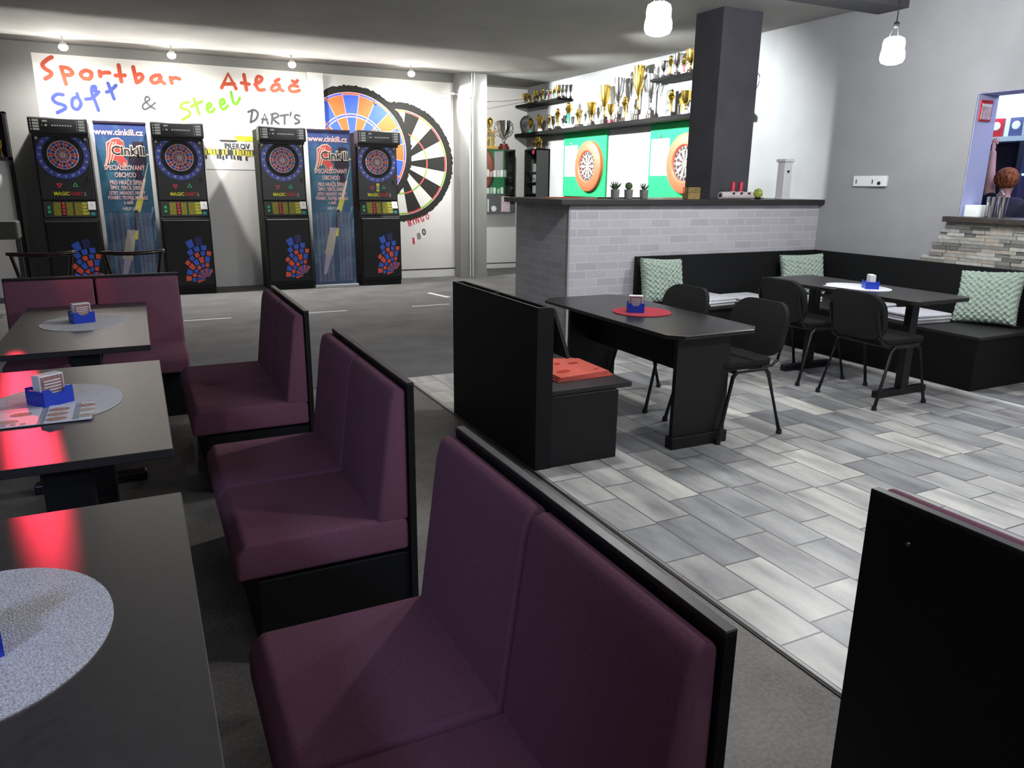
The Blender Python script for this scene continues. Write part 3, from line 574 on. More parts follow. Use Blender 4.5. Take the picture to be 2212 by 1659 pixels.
# ================================================================== ROLL-UP BANNERS
def make_banner(label):
    t = thing('rollup_banner', label, 'banner', (0, 0, 0), 0, 'roll-up banners between the dart machines')
    b = MB('banner_side'); b.box(-.315, .325, -.04, .08, 0, .045, 'banner_side', .01, 2); b.build('base', t)
    b = MB('banner_print'); b.box(-.30, .30, .0, .004, .045, 2.2, 'banner_print'); b.build('banner_sheet', t)
    b = MB('b_dark'); b.box(-.305, .305, -.008, .012, 2.19, 2.22, 'b_dark', .004, 2); b.build('top_rail', t)
    b = MB('banner_side'); b.box(-.012, .012, .02, .04, .03, 2.20, 'banner_side'); b.build('support_pole', t)
    b = MB('b_pink', 'b_dark', 'b_red', 'b_cream', 'b_lilac', 'b_yellow', 'b_beige', 'b_sky', 'd_white'); y = -.002
    b.text('www.cinkili.cz', (-.02, y, 2.085), .105, 'b_pink', wid=.56, bold=.03)
    # dark figure and big dart of the print
    b.poly([(x, -.0008, z) for x, z in [(.13, 1.98), (.24, 1.98), (.27, 1.85), (.26, 1.70), (.19, 1.60), (.22, 1.50), (.17, 1.45), (.10, 1.55), (.12, 1.65), (.05, 1.72), (.08, 1.86)]], 'b_dark')
    def seg(p, q, w0, w1, m, yy=-.0015):
        p, q = Vector(p), Vector(q); d = (q - p).normalized(); n = Vector((-d.y, d.x))
        b.poly([((p + n * w0).x, yy, (p + n * w0).y), ((p - n * w0).x, yy, (p - n * w0).y), ((q - n * w1).x, yy, (q - n * w1).y), ((q + n * w1).x, yy, (q + n * w1).y)], m)
    seg((.28, 1.72), (.22, 1.52), .003, .006, 'b_cream'); seg((.22, 1.52), (.15, 1.28), .014, .02, 'b_cream', -.0012); seg((.15, 1.28), (.09, 1.10), .036, .036, 'b_yellow')
    seg((.08, 1.12), (.05, .86), .018, .024, 'b_dark', -.0022); seg((.05, .88), (.0, .80), .02, .018, 'b_lilac'); seg((.06, .86), (.04, .74), .02, .016, 'b_yellow', -.0012)
    seg((.0, .86), (-.09, .48), .05, .062, 'b_beige', -.001); seg((-.09, .48), (-.16, .20), .045, .02, 'b_lilac', -.001)
    seg((.285, 1.16), (.24, 1.0), .012, .002, 'b_sky', -.0005); seg((.29, .98), (.27, .72), .008, .004, 'b_sky', -.0005)
    # logo
    lo = [(-.22, 1.66), (-.18, 1.80), (-.17, 1.95), (-.10, 2.0), (-.03, 2.01), (.02, 1.97), (.03, 1.88), (.0, 1.80), (.04, 1.74), (.03, 1.68), (-.02, 1.66), (-.06, 1.70), (-.08, 1.74), (-.14, 1.75)]
    b.poly([(x - .005 + (x + .1) * .06, -.0025, z + (z - 1.83) * .07) for x, z in lo], 'b_cream'); b.poly([(x, -.003, z) for x, z in lo], 'b_red')
    for k in range(3): b.ribbon([(-.205 + k * .035, 1.68 + k * .02), (-.165 + k * .03, 1.80), (-.155 + k * .03, 1.90), (-.12 + k * .03, 1.97)], .010, -.003, 'b_cream', .001)
    disc(b, .005, 1.70, -.0042, .017, 'b_cream', 16); disc(b, .005, 1.70, -.0046, .009, 'b_red', 12)
    b.text('Cinkili', (.065, -.0034, 1.86), .17, 'b_cream', wid=.40, bold=.075); b.text('Cinkili', (.065, -.0048, 1.86), .16, 'b_dark', wid=.38, bold=.012); disc(b, .285, 1.82, -.0042, .014, 'b_cream', 12)
    for s, z, wd, hh in (('SPECIALIZOVAN\u00dd', 1.65, .47, .085), ('OBCHOD', 1.56, .25, .085), ('PRO HR\u00c1\u010cE \u0160IPEK', 1.465, .38, .075), ('\u0160IPKY, TER\u010cE, DRESY', 1.40, .38, .065), ('LETKY, N\u00c1SADKY, HROTY', 1.335, .42, .062), ('POH\u00c1RY, TROFEJE, MEDAILE', 1.275, .46, .062), ('a dal\u0161\u00ed', 1.215, .11, .06)):
        b.text(s, (.0, -.0045, z), hh, 'b_pink', wid=wd, bold=.02)
    b.text('HELP LIST', (.02, -.0045, 1.135), .055, 'd_white', wid=.19, bold=.02)
    b.build('banner_print', t)
    b = MB('b_lilac'); q = random.Random(2)
    for k in range(38):
        z = 1.07 - k * .0262
        n = 170 - k
        for cx_, wd in ((-.135, .22), (.15, .18)):
            b.text('%d \u2022 T%d \u2022 T%d \u2022 %s' % (n if cx_ < 0 else n - 38, q.randint(10, 20), q.randint(10, 20), q.choice(['Bull', 'D20', 'D16', 'D18'])), (cx_, -.0045, z), .026, 'b_lilac', wid=wd, res=1, bold=.02)
    b.build('checkout_list', t)
    return t
bn = make_banner('blue roll-up banner on the left, between the first and second dart machines'); bn.location = (-.07, 11.22, 0)
b2_ = dup(bn, (2.56, 11.06, 0), 0, 'blue roll-up banner on the right, between the third and fourth dart machines'); b2_.rotation_euler = (R(-1.2), 0, 0)

# ================================================================== CEILING SPOTS AND CABLE
def make_spot(label):
    t = thing('ceiling_spotlight', label, 'spotlight', (0, 0, 0), 0, 'spotlights along the dart wall')
    MB('steel').tube([(0, .02, .0), (0, .02, -.07)], .008, 8, 'steel').build('stem', t)
    MB('steel').lathe([(.02, .03), (.04, .02), (.045, -.03), (.043, -.04)], (0, 0, -.09), 18, 'steel').build('housing', t, smooth=40)
    MB('spot_glass').ball((0, 0, -.115), .052, 'spot_glass', (1, 1, .8)).build('bulb', t, smooth=60)  # drawn oversize so the lamp's glare is part of the shape
    return t
sl = ['leftmost ceiling spotlight above the red word', 'second ceiling spotlight from the left', 'ceiling spotlight above the white pilaster', 'rightmost ceiling spotlight above the murals']
s0 = make_spot(sl[0]); s0.location = (SPOTX[0], 11.15, H0)
for k in (1, 2, 3): dup(s0, (SPOTX[k], 11.15, H0), 0, sl[k])
t = thing('wall_rod', 'short white rod sticking out beside the grey wall column', 'rod', (4.6, 11.5, 2.84))
MB('paint_white').tube([(4.42, 11.50, 2.86), (4.62, 11.46, 2.84)], .014, 10, 'paint_white').build('rod', t, True, smooth=40)
MB('steel').tube([(4.62, 11.46, 2.84), (4.92, 11.40, 2.80)], .006, 8, 'steel').build('wire', t, True)
b = MB('steel'); b.tube([(5.17, 11.9, 2.79), (5.8, 12.2, 2.86), (XW, 12.4, 2.96)], .004, 6, 'steel'); b.lathe([(.022, 0), (.03, .01), (.022, .02)], (5.17, 11.9, 2.75), 14, 'steel', 'x')
tag(b.build('tension_cable', loc=(5.17, 11.9, 2.79)), 'thin cable stretched from the wall column to the trophy wall', 'cable')
for k, x in enumerate((4.86, 4.905)):
    b = MB('pipe'); b.tube([(x, 11.42, .01), (x, 11.42, 2.75), (x + .03, 11.42, 2.9), (x + .03, 11.42, H0)], .013, 10, 'pipe')
    tag(b.build('heating_pipe', smooth=40, loc=(x, 11.42, 0)), ('left' if k == 0 else 'right') + ' one of the two thin pipes on the grey wall column', 'pipe', 'pipes on the wall column')

# ================================================================== FLOOR TAPE
for k, (x0, x1) in enumerate(((.352, .847), (1.716, 2.176), (3.0, 3.5))):
    b = MB('tape'); b.box(x0, x1, 8.905, 8.935, 0, .002, 'tape')
    tag(b.build('throw_line_tape', loc=(x0, 8.92, 0)), ['leftmost white throw line taped on the dark carpet, beside the far booth', 'middle white throw line taped on the dark carpet behind the small booth back', 'rightmost white throw line taped on the dark carpet, by the black bench'][k], 'floor tape', 'throw lines in front of the machines')
b = MB('tape'); b.poly([(3.56, 9.96, .003), (3.63, 9.98, .003), (3.74, 9.47, .003), (3.67, 9.45, .003)], 'tape')
tag(b.build('corner_tape', loc=(3.65, 9.7, 0)), 'short slanting white tape mark on the dark carpet', 'floor tape')
# ================================================================== PURPLE BOOTHS
def make_booth(label, group='purple booth benches'):
    """open side faces -X, back panel at x=0; length along Y from 0 to 1.03 (near end at y=0)"""
    t = thing('booth_bench', label, 'bench', (0, 0, 0), 0, group); L = 1.03
    b = MB('black_board', 'black_edge'); b.box(-.002, .020, 0, L, 0, .88, 'black_board'); b.box(-.003, .021, -.001, L + .001, .872, .884, 'black_edge', .002); b.build('back_panel', t)
    b = MB('black_board_matt'); b.box(-.50, -.003, .01, L - .01, .0, .29, 'black_board_matt', .003); b.build('seat_box', t)
    for k in range(2):
        y0, y1 = .006 + k * L / 2, -.006 + (k + 1) * L / 2
        MB('fabric_purple').prism([(-.562, .30), (-.562, .385), (-.53, .425), (-.02, .425), (-.004, .40), (-.004, .30)], 'y', y0, y1, 'fabric_purple', .017, 4).build('seat_cushion', t, smooth=50)
        MB('fabric_purple').prism([(-.115, .41), (-.062, .815), (-.050, .858), (-.024, .869), (-.004, .858), (-.004, .41)], 'y', y0, y1, 'fabric_purple', .017, 4).build('back_cushion', t, smooth=50)
    return t
bo = make_booth('purple booth bench in the foreground, nearest to the camera'); bo.location = (.697, .706, 0)
dup(bo, (.721, 2.21, 0), 0, 'purple booth bench in the middle of the row of three')
dup(bo, (.697, 3.735, 0), 0, 'small far purple booth bench of the row of three, by the carpet')
dup(bo, (.218, 5.70, 0), R(90), 'dark purple booth bench facing the camera behind the farthest table')
eb = dup(bo, (1.362, .985, 0), R(180), 'booth bench seen from behind as a plain black panel, at the right edge')
for c_ in eb.children:
    if c_.name.startswith('back_cushion'): c_.location.z += .014
b = MB('steel'); b.lathe([(.005, .020), (.004, .0225), (.0001, .023)], (0, .10, .80), 12, 'steel', 'x'); b.build('screw', eb)

# ================================================================== BOOTH TABLES
def make_ltable(label, L):
    t = thing('booth_table', label, 'table', (0, 0, 0), 0, 'dark tables between the booths'); W2 = .335; T = .72
    b = MB('table_top', 'black_edge'); b.box(-W2, W2, 0, L, T - .028, T, 'table_top', .002, 1)
    b.bm.normal_update()
    for f in b.bm.faces: f.material_index = 0 if f.normal.z > .9 else 1
    b.build('tabletop', t)
    for y in (.10, L - .10):
        b = MB('metal_black'); b.box(-.02, .11, y - .04, y + .04, .05, T - .028, 'metal_black', .008, 2); lg = b.build('leg', t)
        b = MB('metal_black'); b.box(-.25, .25, y - .035, y + .035, 0, .05, 'metal_black', .008, 2); b.build('foot', lg)
    b = MB('metal_black'); b.box(-.03, .03, .12, L - .12, T - .09, T - .03, 'metal_black'); b.build('rail', t)
    return t
make_ltable('farthest booth table, in front of the bench that faces the camera', 1.50).location = (-.338, 4.0, 0)
make_ltable('middle booth table, with the open menu lying on it', 1.28).location = (-.308, 2.352, 0)
make_ltable('nearest booth table, cut off by the lower left corner', 1.28).location = (-.305, .71, 0)
def ell(b, cx, cy, z, rx, ry, m, n=64, th=.003):
    b.prism([(cx + rx * math.cos(2 * math.pi * k / n), cy + ry * math.sin(2 * math.pi * k / n)) for k in range(n)], 'z', z, z + th, m)
for (x, y, lab, mt) in ((-.33, 4.79, 'round silver placemat on the farthest booth table', 'mat_silver'), (-.33, 3.04, 'round silver placemat under the menu on the middle booth table', 'mat_silver'), (-.33, 1.43, 'large glittery round placemat on the nearest table', 'mat_glitter')):
    b = MB(mt); ell(b, 0, 0, 0, .215, .265, mt); o = b.build('placemat', loc=None); o.location = (x, y, .7203); tag(o, lab, 'placemat', 'round placemats')
def make_caddy(label, cards):
    t = thing('coaster_holder', label, 'coaster holder', (0, 0, 0), 0, 'blue coaster holders on the tables')
    b = MB('plastic_blue'); b.box(-.055, .055, -.05, .05, 0, .006, 'plastic_blue')
    b.prism([(-.055, .006), (.055, .006), (.055, .062), (.03, .062), (.018, .045), (-.018, .045), (-.03, .062), (-.055, .062)], 'y', -.05, -.046, 'plastic_blue'); b.prism([(-.055, .006), (.055, .006), (.055, .062), (.03, .062), (.018, .045), (-.018, .045), (-.03, .062), (-.055, .062)], 'y', .046, .05, 'plastic_blue')
    b.box(-.055, -.051, -.05, .05, .006, .055, 'plastic_blue'); b.box(.051, .055, -.05, .05, .006, .055, 'plastic_blue'); b.build('holder', t)
    k = 0
    for (y0, y1, m, mf) in cards:
        b = MB(m, mf); b.box(-.045, .045, y0, y1 - .001, .008, .108, m, .003, 2); b.box(-.040, .040, y0 - .0015, y0, .015, .102, mf)
        if mf == 'card_brown':
            for q in range(5): b.box(-.03, .03, y0 - .003, y0 - .001, .04 + q * .011, .044 + q * .011, 'card_white')
        if mf == 'card_gold': b.lathe([(.015, 0), (.022, .01), (.02, .05), (.008, .06)], (.01, y0 - .001, .03), 12, 'card_gold', sy=.1)
        cb = b.build('coaster_stack', t); k += 1
    return t
cd = make_caddy('blue coaster holder on the farthest booth table', [(-.022, .022, 'card_white', 'card_brown')]); cd.location = (-.335, 4.80, .7235); cd.rotation_euler = (0, 0, R(18))
dup(cd, (-.345, 3.04, .7235), R(38), 'blue coaster holder on the middle booth table, above the menu')
dup(cd, (-.345, 1.385, .7235), R(20), 'blue coaster holder at the left edge on the nearest table')
dup(cd, (2.86, 3.98, .7035), R(-32), 'blue coaster holder on the red placemat of the chamfered dark table')
dup(cd, (5.08, 3.99, .7435), R(55), 'blue coaster holder on the corner table by the bar hatch')
# menu leaflet
t = thing('menu_leaflet', 'open menu leaflet with pictures of food on the middle booth table', 'menu', (-.33, 2.88, .7235))
b = MB('paper', 'print_grey', 'print_skin', 'strip_dark')
for (x0, x1) in ((-.62, -.365), (-.345, -.205)):
    b.box(x0, x1, 2.765, 2.985, .724, .727, 'paper')
b.box(-.365, -.345, 2.765, 2.985, .7235, .7255, 'print_grey')
b.box(-.262, -.244, 2.77, 2.98, .7275, .7278, 'print_grey')
b.build('pages', t, True)
for (x, y, m) in ((-.31, 2.80, 'print_skin'), (-.31, 2.86, 'print_skin'), (-.31, 2.92, 'print_skin'), (-.225, 2.81, 'b_beige'), (-.225, 2.88, 'b_beige'), (-.225, 2.94, 'print_skin'), (-.42, 2.90, 'print_skin'), (-.45, 2.82, 'b_beige'), (-.52, 2.90, 'print_grey'), (-.56, 2.82, 'print_skin')):
    b = MB(m); ell(b, x, y, .7275, .026 if x > -.24 else .032, .020, m, 20, .001); b.build('food_picture', t, True)
b = MB('print_grey')
for k in range(8): b.box(-.60 + k * .027, -.585 + k * .027, 2.775, 2.79, .7275, .728, 'print_grey')
b.build('printed_lines', t, True)

# ================================================================== BLACK BENCH WITH THE PLANTER BACK
t = thing('wooden_bench', 'black bench with a hollow tall back standing beside the chamfered dark table', 'bench', (2.1, 3.9, 0))
b = MB('black_board_matt', 'black_edge', 'steel')
b.box(1.79, 1.808, 3.33, 4.50, .003, .89, 'black_board_matt'); b.box(1.868, 1.886, 3.33, 4.50, .003, .885, 'black_board_matt'); b.box(1.808, 1.868, 3.33, 3.348, .003, .89, 'black_board_matt'); b.box(1.808, 1.868, 4.482, 4.5, .003, .89, 'black_board_matt')
b.box(1.808, 1.868, 3.95, 3.965, .5, .885, 'black_board_matt'); b.box(1.808, 1.868, 3.348, 4.482, .45, .46, 'black_board_matt')
b.build('hollow_back', t, True)
b = MB('strip_light'); b.box(1.79, 1.798, 3.33, 4.50, .89, .892); b.box(1.798, 1.886, 3.33, 3.338, .89, .892); b.build('edge_trim', t, True)
b = MB('black_board'); b.box(1.886, 2.312, 3.335, 4.495, .003, .40, 'black_board'); b.build('seat_box', t, True)
b = MB('black_edge'); b.box(1.886, 2.42, 3.36, 4.51, .40, .43, 'black_edge', .003); b.build('seat_board', t, True)
b = MB('black_edge'); b.prism([(1.99, .60), (1.895, .865), (1.912, .872), (2.008, .607)], 'y', 3.36, 4.48, 'black_edge'); b.build('backrest', t, True)
# folded cloth on it
t = thing('folded_cloth', 'orange folded cloth with dark leaf pattern on the seat of the black bench', 'cloth', (2.2, 3.72, .432))
b = MB('cloth_orange')
for k in range(4):
    e = .006 * k
    b.prism([(2.015 + e, 3.50), (2.395 - e, 3.515 + e), (2.40 - e, 3.90 - e), (2.23, 3.945), (2.01 + e, 3.93)], 'z', .4305 + k * .007, .437 + k * .007, 'cloth_orange', .003, 2)
b.build('cloth', t, True, smooth=40)
b = MB('cloth_leaf')
for (x, y, rx, ry, a) in ((2.12, 3.62, .05, .028, .3), (2.28, 3.78, .035, .02, .1), (2.18, 3.80, .025, .02, 1), (2.33, 3.60, .03, .006, .4), (2.10, 3.84, .02, .03, .5)):
    b.prism([(x + rx * math.cos(u) * math.cos(a) - ry * math.sin(u) * math.sin(a), y + rx * math.cos(u) * math.sin(a) + ry * math.sin(u) * math.cos(a)) for u in [2 * math.pi * k / 16 for k in range(16)]], 'z', .4583, .4592, 'cloth_leaf')
b.build('leaf_pattern', t, True)

# ================================================================== CHAMFERED DARK TABLE
t = thing('dining_table', 'dark table with chamfered corners and solid panel legs, red placemat on it', 'table', (2.9, 3.9, 0))
x0, x1, y0, y1, c = 2.57, 3.235, 3.205, 4.76, .08; T = .70
b = MB('table_dark'); b.prism([(x0 + c, y0), (x1 - c, y0), (x1, y0 + c), (x1, y1 - c), (x1 - c, y1), (x0 + c, y1), (x0, y1 - c), (x0, y0 + c)], 'z', T - .022, T, 'table_dark', .003, 2); b.build('tabletop', t, True)
for yy in (3.30, 4.50):
    b = MB('black_board'); b.box(2.68, 3.07, yy, yy + .03, .003, T - .022, 'black_board'); lg = b.build('leg', t, True)
    b = MB('black_board'); b.box(2.67, 3.08, yy - .02, yy + .05, .003, .075, 'black_board', .003); 
    o = b.build('foot', None, True); o.data.transform(Matrix.Translation(-t.location)); o.parent = lg
b = MB('black_board_matt'); b.box(2.85, 2.87, 3.33, 4.50, .42, T - .022, 'black_board_matt'); b.build('stretcher', t, True)
b = MB('mat_red'); ell(b, 0, 0, 0, .19, .19, 'mat_red', 56, .004); o = b.build('placemat'); o.location = (2.905, 3.97, .7003); tag(o, 'round red placemat on the chamfered dark table', 'placemat')

# ================================================================== CORNER TABLE
t = thing('dining_table', 'dark long table in the corner between the wall bench and two chairs', 'table', (5.1, 4.1, 0)); T = .74
def rrect(x0, x1, y0, y1, r, n=5):
    p = []
    for cx_, cy_, a0 in ((x1 - r, y1 - r, 0), (x0 + r, y1 - r, 90), (x0 + r, y0 + r, 180), (x1 - r, y0 + r, 270)): p += [(cx_ + r * math.cos(R(a0 + 90 * k / n)), cy_ + r * math.sin(R(a0 + 90 * k / n))) for k in range(n + 1)]
    return p
b = MB('table_dark'); b.prism(rrect(4.79, 5.41, 3.37, 4.88, .07), 'z', T - .028, T, 'table_dark', .003, 2); b.build('tabletop', t, True)
for yy in (3.57, 4.47):
    b = MB('metal_black'); b.box(4.99, 5.07, yy - .03, yy + .03, .05, T - .028, 'metal_black', .006, 2); lg = b.build('leg', t, True)
    b = MB('metal_black'); b.box(4.75, 5.28, yy - .03, yy + .03, .003, .055, 'metal_black', .006, 2); o = b.build('foot', None, True); o.data.transform(Matrix.Translation(-t.location)); o.parent = lg
b = MB('mat_silver'); ell(b, 0, 0, 0, .19, .27, 'mat_silver', 56, .003); o = b.build('placemat'); o.location = (5.08, 4.10, .7403); tag(o, 'pale oval placemat on the corner table', 'placemat')
b = MB('paper'); b.box(-.10, .10, -.15, .15, 0, .002, 'paper'); o = b.build('paper_sheet'); o.location = (4.98, 4.12, .7435); o.rotation_euler = (0, 0, R(12)); tag(o, 'white paper sheet lying on the pale placemat of the corner table', 'paper')

# ================================================================== VISITOR CHAIRS (front faces -X)
def make_chair(label):
    t = thing('visitor_chair', label, 'chair', (0, 0, 0), 0, 'black visitor chairs')
    b = MB('chair_fabric'); b.prism(rrect(-.235, .19, -.225, .225, .07), 'z', .445, .485, 'chair_fabric', .014, 3); b.build('seat', t, smooth=50)
    b = MB('plastic_black'); b.prism(rrect(-.225, .18, -.215, .215, .07), 'z', .43, .447, 'plastic_black', .004); b.build('seat_pan', t, smooth=50)
    # curved back pad
    b = MB('chair_fabric', 'plastic_black')
    prof = rrect(-.235, .235, 0, .34, .12, 7)
    def bp(u, v, d): return (.225 + v * .20 + d - (u / .235) ** 2 * .045, u, .475 + v * .98)
    f = [bp(u, v, 0) for u, v in prof]; g = [bp(u * .98, v * .98 + .003, .034) for u, v in prof]; n = len(prof)
    cf, cg = bp(0, .17, -.012), bp(0, .17, .045)
    inner = [bp(u * .6, .17 + (v - .17) * .6, -.010) for u, v in prof]; inng = [bp(u * .6, .17 + (v - .17) * .6, .042) for u, v in prof]
    vs = f + g + inner + inng + [cf, cg]
    fs = [(k, (k + 1) % n, n + (k + 1) % n, n + k) for k in range(n)] + [(k, 2 * n + k, 2 * n + (k + 1) % n, (k + 1) % n) for k in range(n)] + [(n + k, n + (k + 1) % n, 3 * n + (k + 1) % n, 3 * n + k) for k in range(n)]
    fs += [(2 * n + k, 4 * n, 2 * n + (k + 1) % n) for k in range(n)] + [(3 * n + k, 3 * n + (k + 1) % n, 4 * n + 1) for k in range(n)]
    _, ff = b.add(vs, fs, 'chair_fabric'); bmesh.ops.recalc_face_normals(b.bm, faces=ff); b.build('backrest', t, smooth=50)
    for s in (-1, 1):
        y = s * .235
        for (xf, xt) in ((-.245, -.15), (.25, .13)):
            b = MB('metal_black'); b.tube([(xf, s * .255, .012), (xt, y, .40), (xt - (.03 if xt > 0 else -.03), y, .432)], .0125, 10, 'metal_black'); lg = b.build('leg', t, smooth=50)
            b = MB('plastic_black'); b.lathe([(.016, 0), (.019, .004), (.016, .03)], (xf, s * .255, .0), 10, 'plastic_black'); b.build('foot_cap', lg, smooth=40)
        b = MB('metal_black'); b.tube([(-.13, y, .43), (.11, y, .43)], .0125, 10, 'metal_black'); b.build('side_rail', t, smooth=50)
        b = MB('metal_black'); b.tube([(.08, y * .93, .438), (.17, y * .93, .44), (.215, y * .92, .47), (.245, y * .9, .56), (.285, y * .88, .70)], .0105, 10, 'metal_black'); b.build('back_tube', t, smooth=50)
    for x in (-.13, .11): b = MB('metal_black'); b.tube([(x, -.235, .425), (x, .235, .425)], .010, 8, 'metal_black'); b.build('crossbar', t, smooth=50)
    return t
ch = make_chair('black visitor chair on the far side of the chamfered table, beside the left cushion'); ch.location = (3.22, 4.22, .003)
dup(ch, (3.235, 3.51, .003), R(0), 'black visitor chair at the near right side of the chamfered table')
dup(ch, (4.745, 4.32, .003), R(180), 'black visitor chair at the far left side of the corner table')
dup(ch, (4.735, 3.60, .003), R(178), 'black visitor chair at the near left side of the corner table')

# ================================================================== WALL BENCHES
for (lab, loc, sb, bd, bp_) in (('long black bench along the painted brick counter wall', (4.9, 5.5, 0), (4.13, 5.58, 5.32, 5.76), (4.12, 5.58, 5.30, 5.76), (4.13, 6.44, 5.762, 5.80)),
                                ('long black bench along the right wall, under the bar hatch', (6.0, 4.5, 0), (5.582, 6.40, 3.39, 5.758), (5.582, 6.403, 3.375, 5.758), (6.405, 6.45, 3.0, 5.758))):
    t = thing('wall_bench', lab, 'bench', loc, 0, 'black wall benches')
    b = MB('black_board_matt'); b.box(*sb, .003, .40, 'black_board_matt'); b.build('seat_box', t, True)
    b = MB('black_edge'); b.box(*bd, .40, .425, 'black_edge', .002); b.build('seat_board', t, True)
    b = MB('black_board_matt'); b.box(*bp_, .003, .862, 'black_board_matt'); b.build('back_panel', t, True)
# cushions
def pillow(label, loc, rot, w=.46, h=.42, th=.13):
    b = MB('green_fabric'); n = 64; q = random.Random(11)
    def P(i, j, s):
        u, v = -1 + 2 * i / n, -1 + 2 * j / n
        e = max(0, (1 - abs(u) ** 3.2) * (1 - abs(v) ** 3.2)) ** .5
        tri = .022 * (abs(math.sin(math.pi * (u + v) * 4.5)) * abs(math.sin(math.pi * (u - v) * 4.5))) ** .6
        k = 1 - .06 * (1 - v * v) * abs(u) ** 2 - .0; k2 = 1 - .06 * (1 - u * u) * abs(v) ** 2
        ed = .003 * math.sin(i * 1.1 + j * 1.7)
        return (u * w / 2 * k + ed, s * (e * th / 2 + tri * (e > .05)), v * h / 2 * k2 + ed)
    vs = [P(i, j, 1) for i in range(n + 1) for j in range(n + 1)] + [P(i, j, -1) for i in range(n + 1) for j in range(n + 1)]
    N = (n + 1) ** 2; fs = []
    for i in range(n):
        for j in range(n):
            a = i * (n + 1) + j; fs.append((a, a + 1, a + n + 2, a + n + 1)); fs.append((N + a, N + a + n + 1, N + a + n + 2, N + a + 1))
    b.add(vs, fs); bmesh.ops.remove_doubles(b.bm, verts=b.bm.verts, dist=.0015); bmesh.ops.recalc_face_normals(b.bm, faces=b.bm.faces)
    o = b.build('throw_pillow', smooth=80); o.location = loc; o.rotation_euler = rot
    return tag(o, label, 'pillow', 'green textured pillows')
pillow('green textured pillow at the left end of the corner bench', (4.33, 5.63, .645), (R(-14), R(3), 0))
pillow('green textured pillow in the corner of the bench, behind the table', (6.03, 5.55, .64), (R(-14), R(-2), R(-20)))
pillow('green textured pillow at the right edge, on the near end of the bench', (6.19, 3.74, .645), (R(-22), R(-3), R(-72)), .47, .45)
def pad(label, loc, rz, n=3, w=.40, d=.38):
    b = MB('pad_white'); q = random.Random(n)
    for k in range(n):
        j = q.uniform(-.012, .012)
        b.prism(rrect(-w / 2 + j, w / 2 + j, -d / 2 - j, d / 2 - j, .04, 3), 'z', k * .024 + .001, k * .024 + .0245, 'pad_white', .009, 2)
    o = b.build('seat_pad', smooth=50); o.location = loc; o.rotation_euler = (0, 0, rz); return tag(o, label, 'seat pad', 'white folded seat pads on the corner bench')
pad('white folded seat pad stack between the two chairs, on the left arm of the bench', (4.78, 5.50, .4255), R(4), 3)
pad('white flat seat pad beside the stack on the left arm of the bench', (5.26, 5.53, .4255), 0, 2, .38, .36)
pad('white seat pads under the corner pillow', (5.72, 5.28, .4255), R(6), 2, .34, .30)
pad('white folded seat pad stack under the corner table, left one on the right arm', (5.86, 4.62, .4255), R(5), 3)
pad('white folded seat pad stack beside the right green pillow', (5.84, 4.12, .4255), R(-6), 3, .42, .42)

# ================================================================== PENDANT LAMPS
def make_pendant(label):
    t = thing('pendant_lamp', label, 'pendant lamp', (0, 0, 0), 0, 'pendant lamps'); hz = H0 - 2.46
    b = MB('lamp_white'); b.lathe([(.045, .088), (.066, .075), (.073, .05), (.072, .01), (.08, -.02), (.082, -.055), (.07, -.08), (.04, -.092)], (0, 0, 0), 28, 'lamp_white'); b.build('glass_shade', t, smooth=50)
    b = MB('metal_black'); b.lathe([(.012, .16), (.02, .15), (.02, .13), (.014, .12)], (0, 0, .03), 12, 'metal_black'); b.lathe([(.04, .0), (.04, .012), (.018, .03)], (0, 0, hz - .03), 16, 'metal_black'); b.build('socket', t, smooth=40)
    b = MB('metal_black')
    for a in range(3): b.tube([(.04 * math.cos(a * 2.09), .04 * math.sin(a * 2.09), .085), (.012 * math.cos(a * 2.09), .012 * math.sin(a * 2.09), .165)], .0025, 6, 'metal_black')
    b.build('hanger_wires', t)
    b = MB('metal_black'); b.tube([(0, 0, .18), (0, 0, hz)], .004, 6, 'metal_black'); b.build('cord', t)
    return t
pe = make_pendant('glowing pendant lamp left of the dark pillar'); pe.location = (2.93, 4.0, 2.465)
dup(pe, (5.0, 4.0, 2.455), 0, 'glowing pendant lamp hanging before the right wall')
for (x, y) in ((2.93, .8), (5.0, .9)): lamp('pendant_bulb_light', 'POINT', (x, y, 2.46), 78, (.96, .98, 1), size=.08)
